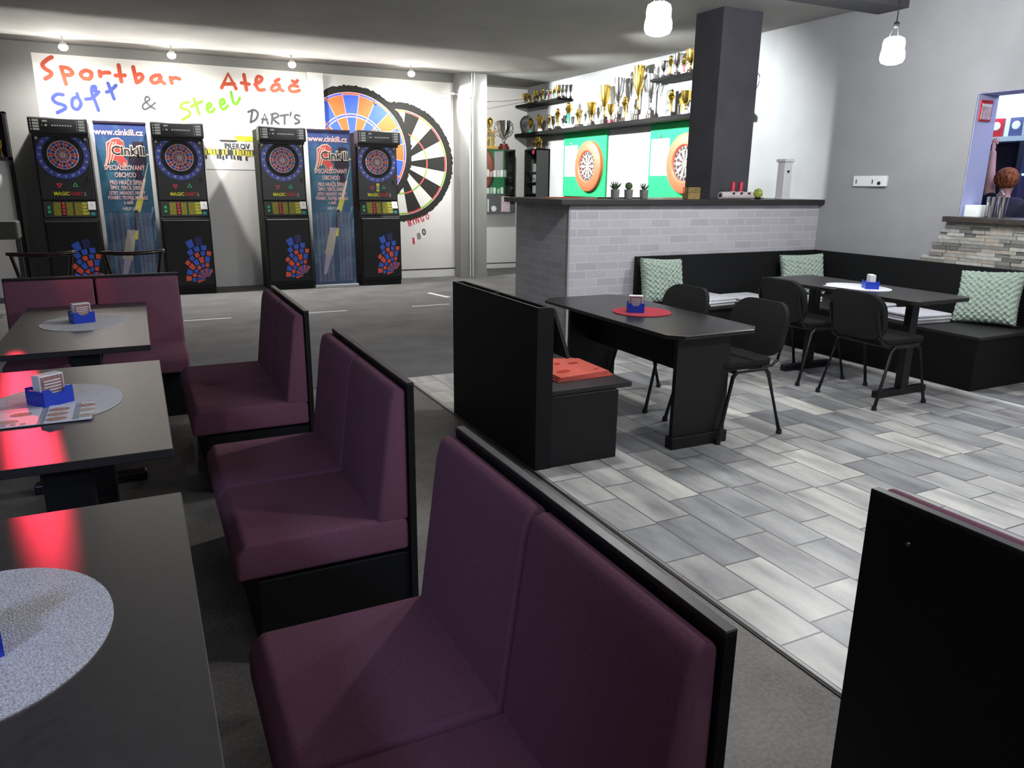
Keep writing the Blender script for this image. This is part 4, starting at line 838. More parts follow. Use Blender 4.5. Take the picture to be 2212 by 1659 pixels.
# ================================================================== STEEL DART BOARDS ON GREEN PANELS
def steel_set(y0, y1, cy, tagname, paper):
    cz = 1.78
    b = MB('green_board'); b.box(XW - .03, XW - .002, y0, y1, 1.32, 2.31, 'green_board', .003); o = b.build('backing_board', loc=(XW, cy, 1.8)); tag(o, 'green felt backing board %s' % tagname, 'board', 'green backing boards')
    t = thing('steel_dartboard', 'round dartboard with an orange surround %s' % tagname, 'dartboard', (XW - .03, cy, cz), 0, 'steel tip dartboards')
    b = MB('surround_orange'); b.lathe([(.225, 0), (.225, -.06), (.24, -.075), (.34, -.07), (.375, -.05), (.38, 0)], (XW - .03, cy, cz), 56, 'surround_orange', 'x')
    b.bm.faces.ensure_lookup_table(); b.build('surround', t, True, smooth=40)
    b = MB('d_black', 'm_white', 'm_red', 'm_green', 'd_white')
    b.lathe([(.224, 0), (.224, -.045)], (XW - .03, cy, cz), 48, 'd_black', 'x')
    # build in the XZ plane then turn to face -X
    q = MB('d_black', 'm_white', 'm_red', 'm_green', 'd_white')
    sectors(q, 0, 0, -.001, [(.018, .168, 'd_black', 'm_white')], a_off=math.pi / 2); sectors(q, 0, 0, -.002, [(.160, .170, 'm_red', 'm_green'), (.098, .107, 'm_red', 'm_green')], a_off=math.pi / 2)
    ringm(q, 0, 0, -.0025, .170, .173, 'd_white'); ringm(q, 0, 0, -.0025, .215, .224, 'm_red'); disc(q, 0, 0, -.003, .016, 'm_green', 16); disc(q, 0, 0, -.004, .007, 'm_red', 12)
    for k, nn in enumerate(NUMS):
        a = math.pi / 2 - 2 * math.pi * k / 20; q.text(str(nn), (.197 * math.cos(a), -.003, .197 * math.sin(a)), .036, 'd_white', res=1, bold=.03)
    b.build('board_body', t, True)
    for v in q.bm.verts: v.co = Vector((XW - .076 + v.co.y, cy - v.co.x, cz + v.co.z))
    q.build('board_face', t, True)
    t = thing('score_sheet', 'white score sheet clipped to the green board %s' % tagname, 'paper', (XW - .035, paper, 1.88), 0, 'score sheets')
    b = MB('card_white'); b.box(XW - .036, XW - .0302, paper - .20, paper + .20, 1.63, 2.11, 'card_white', .002); b.build('sheet', t, True)
    b = MB('silver'); b.tube([(XW - .04, paper - .03, 2.12), (XW - .045, paper, 2.16), (XW - .04, paper + .03, 2.12)], .008, 8, 'silver'); b.build('clip', t, True)
steel_set(9.89, 11.17, 10.34, 'left of the dark pillar, farther one', 10.92)
steel_set(7.45, 8.81, 7.98, 'half hidden by the dark pillar', 8.57)

# ================================================================== SHELVES
def shelf(label, y0, y1, z, th=.035, d=.27):
    b = MB('shelf_black'); b.box(XW - d, XW - .002, y0, y1, z - th, z, 'shelf_black', .003)
    o = b.build('wall_shelf', loc=(XW, y0, z - th)); return tag(o, label, 'shelf', 'black trophy shelves')
shelf('long black trophy shelf above the green dart boards', 6.95, 12.52, 2.36, .055)
shelf('short black upper shelf with small trophies in the far corner', 11.0, 12.50, 2.835)
shelf('short black upper shelf with trophies right beside the dark pillar', 7.3, 8.56, 2.835)

# ================================================================== TROPHIES
def t_cup(name, label, metal, base, h=1, handles=True, lid=False):
    t = thing(name, label, 'trophy', (0, 0, 0))
    MB(base).lathe([(.20, 0), (.20, .10), (.16, .12), (.15, .20)], (0, 0, 0), 16, base).build('base', t, smooth=40)
    MB(metal).lathe([(.10, .20), (.05, .24), (.035, .36), (.06, .40), (.04, .44), (.12, .52), (.20, .70), (.23, .92), (.25, 1.0), (.235, .99), (.21, .9), (.1, .6)], (0, 0, 0), 20, metal).build('cup', t, smooth=50)
    if handles:
        for s in (-1, 1):
            MB(metal).tube([(0, s * .14, .56), (0, s * .26, .60), (0, s * .36, .74), (0, s * .36, .88), (0, s * .29, .96), (0, s * .24, .93)], .018, 8, metal).build('handle', t, smooth=50)
    if lid:
        MB(metal).lathe([(.24, 1.0), (.20, 1.08), (.08, 1.14), (.05, 1.18), (.07, 1.22), (.001, 1.28)], (0, 0, 0), 16, metal).build('lid', t, smooth=50)
    return t
def t_fig(name, label, metal, base, col):
    t = thing(name, label, 'trophy', (0, 0, 0))
    b = MB(base); b.box(-.17, .17, -.17, .17, 0, .10, base, .01, 2); b.box(-.12, .12, -.12, .12, .10, .17, base, .01, 2); b.build('base', t)
    MB(col).lathe([(.06, .17), (.05, .22), (.045, .50), (.07, .55)], (0, 0, 0), 14, col).build('column', t, smooth=40)
    b = MB(metal); b.lathe([(.08, .55), (.06, .58), (.10, .64), (.15, .74), (.10, .80)], (0, 0, 0), 14, metal); b.ball((0, 0, .88), .10, metal); b.prism([(0, 1.0), (-.05, .93), (.05, .93)], 'x', -.02, .02, metal); b.build('figure', t, smooth=50)
    return t
def t_star(name, label, metal, base):
    t = thing(name, label, 'trophy', (0, 0, 0))
    b = MB(base); b.box(-.12, .12, -.2, .2, 0, .14, base, .01, 2); b.build('base', t)
    b = MB(metal); p = []
    for k in range(10): a = math.pi / 2 + math.pi * k / 5; r = .28 if k % 2 == 0 else .13; p.append((r * math.cos(a), .70 + r * math.sin(a)))
    b.prism(p, 'x', -.02, .02, metal); b.box(-.02, .02, -.03, .03, .14, .5, metal); b.build('star', t)
    return t
def t_plaque(name, label):
    t = thing(name, label, 'trophy', (0, 0, 0))
    b = MB('cab_grey'); b.box(-.03, .03, -.22, .22, 0, 1.0, 'cab_grey', .01, 2); b.build('board', t)
    b = MB('card_gold', 'item_pink'); b.lathe([(.10, -.034), (.13, -.030)], (0, 0, .72), 20, 'card_gold', 'x'); b.box(-.034, -.03, -.14, .14, .3, .46, 'item_pink'); b.build('emblem', t)
    return t
PROTO = {}
def place(kind, x, y, z, h, label, group):
    mk = {'gold_cup': lambda l: t_cup('trophy_cup', l, 'gold', 'marble_black'), 'silver_cup': lambda l: t_cup('trophy_cup', l, 'silver', 'marble_black'), 'green_cup': lambda l: t_cup('trophy_cup', l, 'gold', 'trophy_green', lid=True),
          'red_cup': lambda l: t_cup('trophy_cup', l, 'gold', 'trophy_red'), 'bowl': lambda l: t_cup('trophy_cup', l, 'gold', 'marble_white', handles=False), 'gold_fig': lambda l: t_fig('trophy_statuette', l, 'gold', 'marble_black', 'gold'),
          'red_fig': lambda l: t_fig('trophy_statuette', l, 'gold', 'marble_white', 'trophy_red'), 'silver_fig': lambda l: t_fig('trophy_statuette', l, 'silver', 'marble_white', 'silver'), 'green_fig': lambda l: t_fig('trophy_statuette', l, 'gold', 'marble_white', 'trophy_green'),
          'bronze_fig': lambda l: t_fig('trophy_statuette', l, 'gold', 'bronze', 'bronze'), 'star': lambda l: t_star('trophy_star', l, 'gold', 'marble_black'), 'plaque': lambda l: t_plaque('trophy_plaque', l)}
    top = {'green_cup': 1.28}.get(kind, 1.0)
    rz = rnd.uniform(-.2, .2); wl = h / top; wd = min(wl, {'gold_cup': .30, 'silver_cup': .30, 'red_cup': .22, 'silver_fig': .30}.get(kind, .45)); sc = (wd, wd, wl)
    if kind not in PROTO:
        o = PROTO[kind] = mk[kind](label); o.location = (x, y, z); o.rotation_euler = (0, 0, rz); o.scale = sc; o['group'] = group; o['category'] = 'trophy'
    else: o = dup(PROTO[kind], (x, y, z), rz, label, group, sc)
    return o
DESC = {'gold_cup': 'gold two-handled cup trophy', 'silver_cup': 'silver two-handled cup trophy', 'green_cup': 'gold lidded cup on a green base', 'red_cup': 'gold cup on a red base', 'bowl': 'gold bowl trophy on a white base', 'gold_fig': 'gold statuette trophy',
        'red_fig': 'statuette trophy with a red column', 'silver_fig': 'silver statuette trophy', 'green_fig': 'statuette trophy with a green column', 'bronze_fig': 'gold statuette on a bronze cone', 'star': 'gold star trophy on a black base', 'plaque': 'tall grey plaque trophy with a gold emblem'}
ORD = ['first', 'second', 'third', 'fourth', 'fifth', 'sixth', 'seventh', 'eighth', 'ninth', 'tenth', 'eleventh', 'twelfth', 'thirteenth', 'fourteenth', 'fifteenth', 'sixteenth', 'seventeenth', 'eighteenth', 'nineteenth', 'twentieth', 'twenty-first', 'twenty-second', 'twenty-third', 'twenty-fourth', 'twenty-fifth', 'twenty-sixth']
main = [(12.1, .26, 'green_cup'), (11.92, .29, 'bronze_fig'), (11.75, .25, 'bowl'), (11.58, .26, 'silver_cup'), (11.43, .25, 'gold_fig'), (11.27, .26, 'star'), (11.15, .33, 'gold_fig'), (10.98, .21, 'silver_cup'), (10.80, .40, 'green_fig'), (10.62, .28, 'gold_fig'), (10.45, .30, 'star'), (10.27, .30, 'silver_fig'), (10.12, .33, 'gold_cup'),
        (9.80, .54, 'gold_cup'), (9.60, .26, 'red_cup'), (9.44, .60, 'silver_cup'), (9.25, .34, 'gold_fig'), (9.14, .66, 'silver_fig'), (8.97, .70, 'gold_cup'), (8.81, .68, 'silver_fig'), (8.67, .56, 'silver_cup'), (8.33, .34, 'plaque'), (8.21, .33, 'gold_fig'), (8.08, .27, 'star'), (7.92, .28, 'bowl'), (7.02, .40, 'silver_cup')]
for k, (y, h, kd) in enumerate(main):
    x = XW - .14 + (.03 if k % 2 else -.03)
    if h > .5: x = XW - .15
    place(kd, x, y, 2.3602, h, '%s, %s from the left on the long shelf' % (DESC[kd], ORD[k + 1] if k < 25 else 'last'), 'trophies on the long shelf')
far = [(12.41, .2, 'bowl'), (12.26, .19, 'gold_fig'), (12.11, .18, 'star'), (11.98, .2, 'gold_cup'), (11.86, .2, 'silver_fig'), (11.74, .22, 'gold_fig'), (11.60, .19, 'silver_fig'), (11.47, .18, 'red_fig'), (11.34, .19, 'green_fig'), (11.20, .21, 'gold_cup'), (11.07, .2, 'silver_cup')]
for k, (y, h, kd) in enumerate(far):
    place(kd, XW - .13, y, 2.8352, h, '%s, %s from the left on the far upper shelf' % (DESC[kd], ORD[k]), 'small trophies on the far upper shelf')
near = [(8.46, .22, 'silver_cup'), (8.32, .27, 'gold_fig'), (8.18, .27, 'silver_cup'), (8.05, .22, 'red_fig'), (7.92, .28, 'gold_cup')]
for k, (y, h, kd) in enumerate(near):
    place(kd, XW - .13, y, 2.8352, h, '%s, %s from the left on the upper shelf by pillar' % (DESC[kd], ORD[k]), 'trophies on the upper shelf by the pillar')
t = thing('trophy_plate', 'round silver trophy plate leaning at the far end of the long trophy shelf', 'trophy', (XW - .12, 12.33, 2.3602))
b = MB('silver', 'marble_black'); b.lathe([(.001, .0), (.09, .0), (.10, -.012), (.145, -.02), (.15, -.012), (.1, .01), (.001, .014)], (0, 0, .155), 32, 'silver', 'y'); b.build('plate', t, smooth=40)
b = MB('marble_black'); b.box(-.08, .08, .016, .06, 0, .02, 'marble_black'); b.build('stand', t)

# ================================================================== GLASS CABINETS
def cabinet(label, x0, x1, y0, y1, z0, z1, front):
    t = thing('display_cabinet', label, 'cabinet', ((x0 + x1) / 2, (y0 + y1) / 2, z0)); w_ = .02
    b = MB('cab_black'); b.box(x0, x1, y0, y1, z1 - w_, z1); b.box(x0, x1, y0, y1, z0, z0 + w_)
    if front == 'y': b.box(x0, x0 + w_, y0, y1, z0, z1); b.box(x1 - w_, x1, y0, y1, z0, z1); b.box(x0, x1, y1 - w_, y1, z0, z1)
    else: b.box(x0, x1, y0, y0 + w_, z0, z1); b.box(x0, x1, y1 - w_, y1, z0, z1); b.box(x1 - w_, x1, y0, y1, z0, z1)
    b.build('body', t, True)
    for zz in ([z0 + .33, z0 + .62] if front == 'y' else [z0 + .2, z0 + .38, z0 + .56]):
        b = MB('cab_green' if front == 'y' else 'cab_black'); b.box(x0 + w_, x1 - w_, y0 + .03, y1 - w_, zz - .012, zz); b.build('shelf', t, True)
    b = MB('glass')
    if front == 'y': b.box(x0 + .012, x1 - .012, y0 - .006, y0 - .001, z0 + .01, z1 - .01)
    else: b.box(x0 - .006, x0 - .001, y0 + .012, y1 - .012, z0 + .01, z1 - .01)
    dr = b.build('door', t, True)
    b = MB('silver')
    if front == 'y': b.box(x1 - .09, x1 - .05, y0 - .016, y0 - .006, z0 + .42, z0 + .45)
    else: b.box(x0 - .016, x0 - .006, y0 + .05, y0 + .08, z0 + .42, z0 + .45)
    o = b.build('handle', None, True); o.data.transform(Matrix.Translation(-t.location)); o.parent = dr
    return t
cabinet('black glass cabinet with trophies on top, beside the wall column', 5.53, 6.10, 12.30, 12.54, 1.0, 2.085, 'y')
cabinet('narrow black cabinet on the trophy wall, in the far corner above the counter', 6.20, 6.45, 11.68, 12.14, 1.15, 2.085, 'x')
q = random.Random(6)
def case(x, y, z, m, w_=.05, h=.09, lab='', face='y', grp=''):
    b = MB(m); 
    if face == 'y': b.box(-w_ / 2, w_ / 2, -.012, .012, 0, h, m, .003, 1)
    else: b.box(-.012, .012, -w_ / 2, w_ / 2, 0, h, m, .003, 1)
    o = b.build('dart_case'); o.location = (x, y, z + .0006); tag(o, lab, 'dart case', grp)
for zi, (zz, rn) in enumerate(((1.62, 'upper'), (1.33, 'lower'))):
    n = 6 if zi == 0 else 5
    for k in range(n):
        case(5.60 + k * .068 + q.uniform(-.008, .008), 12.38, zz, ['item_white', 'item_grey', 'item_white', 'item_grey', 'item_white', 'item_grey'][k], .05, q.uniform(.08, .13), 'small %s packet, %s from the left, %s shelf of the glass cabinet' % (['white', 'grey'][k % 2], ORD[k], rn), 'y', 'packets in the glass cabinet')
case(5.93, 12.335, 1.02, 'item_pink', .17, .27, 'pink picture box at the bottom of the glass cabinet', 'y', 'packets in the glass cabinet')
case(5.60, 12.36, 1.02, 'item_white', .03, .22, 'thin white box at the bottom left of the glass cabinet', 'y', 'packets in the glass cabinet')
b = MB('item_white'); b.lathe([(.05, 0), (.05, .02)], (0, 0, .055), 20, 'item_white', 'y'); o = b.build('medal'); o.location = (5.72, 12.37, 1.021); tag(o, 'round pale medal at the bottom of the glass cabinet', 'medal')
for k in range(3):
    for j in range(2):
        case(6.24, 11.78 + j * .075, 1.352 + k * .18, 'item_grey', .06, .13, 'grey packet on the %s shelf of the narrow cabinet, %s of two' % (['lowest', 'middle', 'top'][k], ['right', 'left'][j]), 'x', 'packets in the narrow cabinet')
b = MB('bottle_green', 'bottle_green'); b.lathe([(.02, 0), (.035, .06), (.04, .14), (.015, .2)], (0, 0, 0), 10, 'leaf'); o = b.build('green_ornament', smooth=40); o.location = (6.29, 12.0, 1.712); tag(o, 'yellowish green ornament inside the narrow cabinet', 'ornament')
b = MB('l_pink', 'd_white'); b.lathe([(.03, 0), (.035, .01)], (0, 0, .0), 18, 'l_pink', 'x'); b.text('0', (-.001, 0, 0), .04, 'd_white', face='-x'); o = b.build('round_sticker'); o.location = (6.185, 11.80, 2.03); tag(o, 'round pink sticker on the narrow cabinet glass', 'sticker')
# trophies on the cabinets
t = thing('trophy_tower', 'gold column trophy tower with a figure on top, left on the glass cabinet', 'trophy', (5.66, 12.42, 2.0855))
b = MB('wood_gold'); b.box(-.13, .13, -.08, .08, 0, .05, 'wood_gold', .006, 2); b.build('base', t)
b = MB('gold'); [b.tube([(x, y, .05), (x, y, .28)], .009, 8, 'gold') for x in (-.07, .07) for y in (-.04, .04)]; b.build('columns', t, smooth=50)
b = MB('wood_gold'); b.box(-.10, .10, -.07, .07, .28, .30, 'wood_gold', .004, 1); b.build('top_plate', t)
b = MB('gold'); b.lathe([(.03, .30), (.015, .34), (.02, .38), (.055, .44), (.05, .49), (.01, .53)], (0, 0, 0), 16, 'gold'); b.build('top_cup', t, smooth=50)
b = MB('gold'); b.lathe([(.02, .05), (.012, .10), (.03, .16), (.02, .2)], (0, 0, 0), 12, 'gold'); b.build('figure', t, smooth=50)
o = t_cup('trophy_cup', 'large silver cup with two handles on a wine red base, on the glass cabinet', 'silver', 'wood_red'); o.location = (5.93, 12.42, 2.0855); o.scale = (.48,) * 3; o.rotation_euler = (0, 0, R(90))
for k, (y, kd, h) in enumerate(((12.05, 'gold_fig', .14), (11.95, 'bowl', .16), (11.84, 'gold_cup', .2), (11.74, 'gold_fig', .17))):
    place(kd, 6.31, y, 2.0855, h, '%s, %s from the left on the narrow cabinet' % (DESC[kd], ORD[k]), 'trophies on the narrow cabinet')

# ================================================================== THINGS ON THE COUNTER
ZC = 1.3785
def pot(x, label, plant):
    t = thing('potted_succulent', label, 'potted plant', (x, 5.98, ZC), 0, 'small potted plants on the counter')
    b = MB('pot_grey', 'soil'); b.lathe([(.032, 0), (.037, .01), (.041, .085), (.036, .085), (.034, .07)], (0, 0, 0), 20, 'pot_grey'); b.build('pot', t, smooth=40)
    b = MB('leaf' if plant != 'ball' else 'cactus'); q = random.Random(plant)
    if plant == 'ball':
        b.ball((0, 0, .115), .034, 'cactus'); b.lathe([(.012, .07), (.012, .1)], (0, 0, 0), 8, 'cactus')
        for k in range(60):
            a, e = q.uniform(0, 6.28), q.uniform(-.4, 1.5); d = Vector((math.cos(a) * math.cos(e), math.sin(a) * math.cos(e), math.sin(e))); b.tube([Vector((0, 0, .115)) + d * .033, Vector((0, 0, .115)) + d * .041], [.002, .0006], 4, 'cactus')
    else:
        n = 9 if plant == 'aloe' else 15; ln = .085 if plant == 'aloe' else .07
        for k in range(n):
            a = k * 2.4; e = q.uniform(.5, 1.35); d = Vector((math.cos(a) * math.cos(e), math.sin(a) * math.cos(e), math.sin(e)))
            b.tube([(0, 0, .075), Vector((0, 0, .08)) + d * ln * .5, Vector((0, 0, .078)) + d * ln + Vector((0, 0, .005))], [.008 if plant == 'aloe' else .004, .009 if plant == 'aloe' else .004, .001], 6, 'leaf')
    b.build('plant', t, smooth=50); return t
pot(4.00, 'potted aloe with broad pointed leaves, left of the three small pots', 'aloe')
pot(4.15, 'potted round cactus in the middle of the three small pots', 'ball')
pot(4.325, 'potted succulent with thin spiky leaves, right of the three small pots', 'spiky')
b = MB('wicker')
for k in range(7):
    z = .004 + k * .0165
    for s in (0, 1):
        b.box(-.075, .075, -.04 + s * .076, -.036 + s * .076, z, z + .006); b.box(-.075 + s * .146, -.071 + s * .146, -.04, .04, z, z + .006)
for k in range(8):
    x = -.072 + k * .0197
    for s in (0, 1): b.box(x, x + .006, -.0405 + s * .077, -.0355 + s * .077, 0, .11)
b.box(-.07, .07, -.035, .035, 0, .06, 'wicker')
o = b.build('wicker_basket'); o.location = (4.865, 5.95, ZC); tag(o, 'small square woven basket on the counter at the foot of the pillar', 'basket')
t = thing('candle_log', 'white birch log candle holder with two red candles on the counter', 'candle holder', (5.40, 5.92, ZC))
b = MB('birch', 'm_black'); b.lathe([(.001, -.20), (.036, -.20), (.036, .20), (.001, .20)], (0, 0, .036), 18, 'birch', 'x'); b.lathe([(.014, -.202), (.020, -.2005)], (0, 0, .036), 14, 'm_black', 'x'); b.build('log', t, smooth=40)
b = MB('m_black'); q = random.Random(2)
for k in range(3): x = -.075 + k * .10; b.prism([(x, -.0385), (x + .03, -.0365), (x + .035, -.02), (x + .01, -.03)], 'z', .045, .066, 'm_black')
b.build('bark_patches', t)
for k, x in enumerate((-.045, .055)):
    b = MB('birch'); b.lathe([(.03, .068), (.03, .076)], (x, 0, 0), 16, 'birch'); b.build('candle_plate', t)
    b = MB('candle_red', 'metal_black'); b.lathe([(.022, .076), (.022, .160), (.018, .165)], (x, 0, 0), 18, 'candle_red'); b.tube([(x, 0, .165), (x, 0, .173)], .0012, 5, 'metal_black'); b.build('candle', t, smooth=40)
b = MB('moss'); q = random.Random(4)
b.ball((0, 0, .055), .045, 'moss')
for k in range(40): a, e = q.uniform(0, 6.28), q.uniform(-.5, 1.5); d = Vector((math.cos(a) * math.cos(e), math.sin(a) * math.cos(e), math.sin(e))); b.ball(Vector((0, 0, .055)) + d * .043, .009, 'moss', n=6)
b.lathe([(.02, 0), (.06, .012), (.062, .016)], (0, 0, 0), 14, 'm_black')
o = b.build('moss_ball', smooth=60); o.location = (5.70, 5.93, ZC); tag(o, 'yellow green moss ball on a dark dish beside the birch log', 'ornament')
t = thing('heart_lantern', 'tall white wooden box with a heart cut-out on the counter', 'lantern', (6.055, 5.95, ZC))
b = MB('box_white'); b.box(-.052, .052, -.05, .05, 0, .37, 'box_white', .003); b.box(-.058, .058, -.056, .056, 0, .02, 'box_white', .003); b.build('body', t)
b = MB('box_white'); b.box(-.066, .066, -.064, .064, .37, .40, 'box_white', .006, 2); b.build('lid', t)
b = MB('d_black'); p = []
for k in range(28): a = 2 * math.pi * k / 28; p.append((.0016 * 16 * math.sin(a) ** 3 * .75, .0014 * (13 * math.cos(a) - 5 * math.cos(2 * a) - 2 * math.cos(3 * a) - math.cos(4 * a)) * .8 + .275))
b.prism(p, 'y', -.0515, -.05, 'd_black'); b.build('heart_cutout', t)
# tray / rod lying on the counter
for k, (x0, x1, lab) in enumerate(((3.92, 4.42, 'thin dark rod lying on the counter behind the small pots'), (3.45, 3.82, 'thin reddish rod lying at the left of the counter'))):
    b = MB('metal_black' if k == 0 else 'l_red'); b.tube([(-(x1 - x0) / 2, 0, 0), ((x1 - x0) / 2, 0, 0)], .005, 8); o = b.build('rod', smooth=50); o.location = ((x0 + x1) / 2, 6.15 if k == 0 else 6.3, ZC + .0055); tag(o, lab, 'rod')

# ================================================================== WALL SOCKETS
for k, (y0, y1, lab) in enumerate(((5.22, 5.41, 'left double wall socket above the corner bench'), (5.03, 5.215, 'right wall socket with a small plug, above the corner bench'))):
    t = thing('wall_socket', lab, 'socket', (XW, (y0 + y1) / 2, 1.565), 0, 'white sockets on the right wall')
    b = MB('socket'); b.box(XW - .025 - .012 * k, XW, y0, y1, 1.515, 1.615, 'socket', .006, 2); b.build('plate', t, True)
    b = MB('l_grey'); b.box(XW - .028 - .012 * k, XW - .02, y1 - .045, y1 - .035, 1.54, 1.58, 'l_grey'); b.build('slot', t, True)
b = MB('d_black'); b.lathe([(.001, -.012), (.014, -.01), (.018, 0)], (XW - .037, 5.10, 1.545), 14, 'd_black', 'x'); o = b.build('plug', None, True); o.data.transform(Matrix.Translation(-t.location)); o.parent = t

# ================================================================== BAR SEEN THROUGH THE HATCH
b = MB('bar_wall'); b.box(9.6, 9.8, 2.0, 7.5, 0, H0); b.box(XW + .283, 9.6, 7.3, 7.5, 0, H0); struct(b.build('wall_bar'))
struct(MB('tiles').box(XW + .283, 10.3, -3, 7.5, -.045, .003).build('floor'))
struct(MB('bar_wall').box(9.8, 10.3, -3, 7.5, 0, H0).build('wall_bar'))
t = thing('bar_shelf_unit', 'pale lit shelf unit on the back wall of the bar', 'shelf unit', (8.6, 4.9, 0))
b = MB('bar_shelf'); b.box(8.45, 8.75, 4.2, 5.75, 2.0, 2.05, 'bar_shelf'); b.box(8.45, 8.75, 4.2, 5.75, 2.62, 2.66, 'bar_shelf'); b.box(8.73, 8.76, 4.2, 5.75, 2.05, 2.62, 'bar_shelf')
for y in (4.2, 5.02, 5.72): b.box(8.45, 8.75, y, y + .04, 2.05, 2.62, 'bar_shelf')
b.build('shelves', t, True)
b = MB('bar_dark'); b.box(8.75, 8.8, 4.2, 5.75, .0, 2.0, 'bar_dark'); b.box(8.45, 8.8, 4.2, 5.75, .0, 1.0, 'bar_dark'); b.box(8.45, 8.8, 5.0, 5.06, 1.0, 2.0, 'bar_dark'); b.build('back_counter', t, True)
b = MB('led_blue'); b.tube([(8.45, 4.25, 1.655), (8.45, 4.98, 1.655)], .010, 8, 'led_blue'); b.build('blue_light_strip', t, True)
b = MB('led_red'); b.tube([(8.44, 4.25, 1.27), (8.44, 4.98, 1.27)], .012, 8, 'led_red'); b.build('red_light_strip', t, True)
b = MB('led_violet'); b.tube([(8.44, 4.25, 1.19), (8.44, 4.98, 1.19)], .008, 8, 'led_violet'); b.build('violet_light_strip', t, True)
lamp('shelf_light', 'POINT', (8.3, 5.3, 2.5), 16, (.8, .95, 1), size=.05); lamp('shelf_light', 'POINT', (8.3, 4.6, 1.7), 6, (.3, .5, 1), size=.1)
for k, (y, z, m, lab) in enumerate(((5.36, 2.051, 'picture_red', 'dark picture box in the pale bar shelf, left'), (5.15, 2.051, 'picture_blue', 'blue picture box in the pale bar shelf, right'), (4.9, 2.051, 'picture_red', 'red picture box in the right bay of the bar shelf'))):
    t = thing('picture_box', lab, 'box', (8.5, y, z), 0, 'picture boxes in the bar shelf')
    b = MB(m); b.box(-.02, .02, -.07, .07, 0, .19, m, .003); b.build('box', t); b = MB('item_white'); b.lathe([(.04, -.023), (.045, -.0205)], (0, 0, .11), 18, 'item_white', 'x', sx=1); b.build('printed_face', t)
for k, (y, m) in enumerate(((5.60, 'bottle_green'), (5.50, 'bottle_brown'), (5.40, 'glass_clear'), (5.30, 'bottle_green'), (5.20, 'bottle_brown'), (4.93, 'glass_clear'), (4.82, 'bottle_brown'), (4.7, 'bottle_green'), (4.58, 'glass_clear'), (4.46, 'bottle_green'))):
    t = thing('liquor_bottle', 'bar bottle, %s from the left on the dark back counter' % ORD[k], 'bottle', (8.58, y, 1.0005), 0, 'bottles on the back counter of the bar')
    b = MB(m); b.lathe([(.036, 0), (.038, .01), (.038, .18), (.015, .22), (.013, .29)], (0, 0, 0), 14, m); b.build('glass', t, smooth=40)
    b = MB('card_gold' if k % 2 else 'card_white'); b.lathe([(.0385, .06), (.0385, .14)], (0, 0, 0), 14); b.build('label', t, smooth=40)
    b = MB('d_black'); b.lathe([(.015, .29), (.015, .31)], (0, 0, 0), 10, 'd_black'); b.build('cap', t)
# red framed card on the reveal
t = thing('framed_card', 'small red framed card on the reveal of the bar hatch', 'picture', (6.57, 4.27, 2.15))
b = MB('picture_red'); b.box(6.50, 6.66, 4.268, 4.279, 2.06, 2.23, 'picture_red', .003); b.build('frame', t, True)
b = MB('item_pink', 'item_white'); b.box(6.515, 6.645, 4.265, 4.268, 2.075, 2.19, 'item_pink'); b.box(6.515, 6.645, 4.264, 4.268, 2.175, 2.20, 'item_white'); b.build('card', t, True)
# on the sill
ZS = 1.2675
b = MB('item_white')
b.prism(rrect(-.06, .10, -.075, .075, .03), 'z', 0, .10, 'item_white', .02, 3); o = b.build('napkin_pile', smooth=50); o.location = (6.55, 4.20, ZS); tag(o, 'white napkin pile at the left end of the hatch sill', 'napkins')
for k, (x, y, lab) in enumerate(((6.58, 4.085, 'left of the two steel shakers on the hatch sill'), (6.58, 3.995, 'right of the two steel shakers on the hatch sill'))):
    b = MB('silver'); b.lathe([(.028, 0), (.03, .005), (.042, .165), (.043, .17), (.039, .165), (.03, .02)], (0, 0, 0), 22, 'silver'); o = b.build('cocktail_shaker', smooth=40); o.location = (x, y, ZS); tag(o, lab, 'shaker', 'steel cocktail shakers')
b = MB('silver'); b.tube([(0, .02, 0), (0, .018, .14), (0, .03, .19), (0, .0, .22), (0, -.03, .19), (0, -.018, .14), (0, -.02, 0)], .005, 8, 'silver'); o = b.build('tongs', smooth=50); o.location = (6.66, 4.07, ZS); tag(o, 'steel tongs standing behind the two shakers', 'tongs')

# ================================================================== PERSON BEHIND THE HATCH
def skin(name, pts, edges, rad, m, parent=None, sub=2, extra=None):
    me = bpy.data.meshes.new('s'); me.from_pydata(pts, edges, []); o = bpy.data.objects.new('s', me); C.objects.link(o)
    md = o.modifiers.new('s', 'SKIN'); md.use_smooth_shade = True
    for i, r in enumerate(rad):
        v = me.skin_vertices[0].data[i]; v.radius = r if isinstance(r, tuple) else (r, r); v.use_root = (i == 0)
    s2 = o.modifiers.new('u', 'SUBSURF'); s2.levels = sub; s2.render_levels = sub
    dg = bpy.context.evaluated_depsgraph_get(); dg.update(); m2 = bpy.data.meshes.new_from_object(o.evaluated_get(dg)); bpy.data.objects.remove(o)
    m2.name = name; m2.materials.clear(); m2.materials.append(M[m]); m2.shade_smooth()
    o = bpy.data.objects.new(name, m2); C.objects.link(o); o.parent = parent; return o
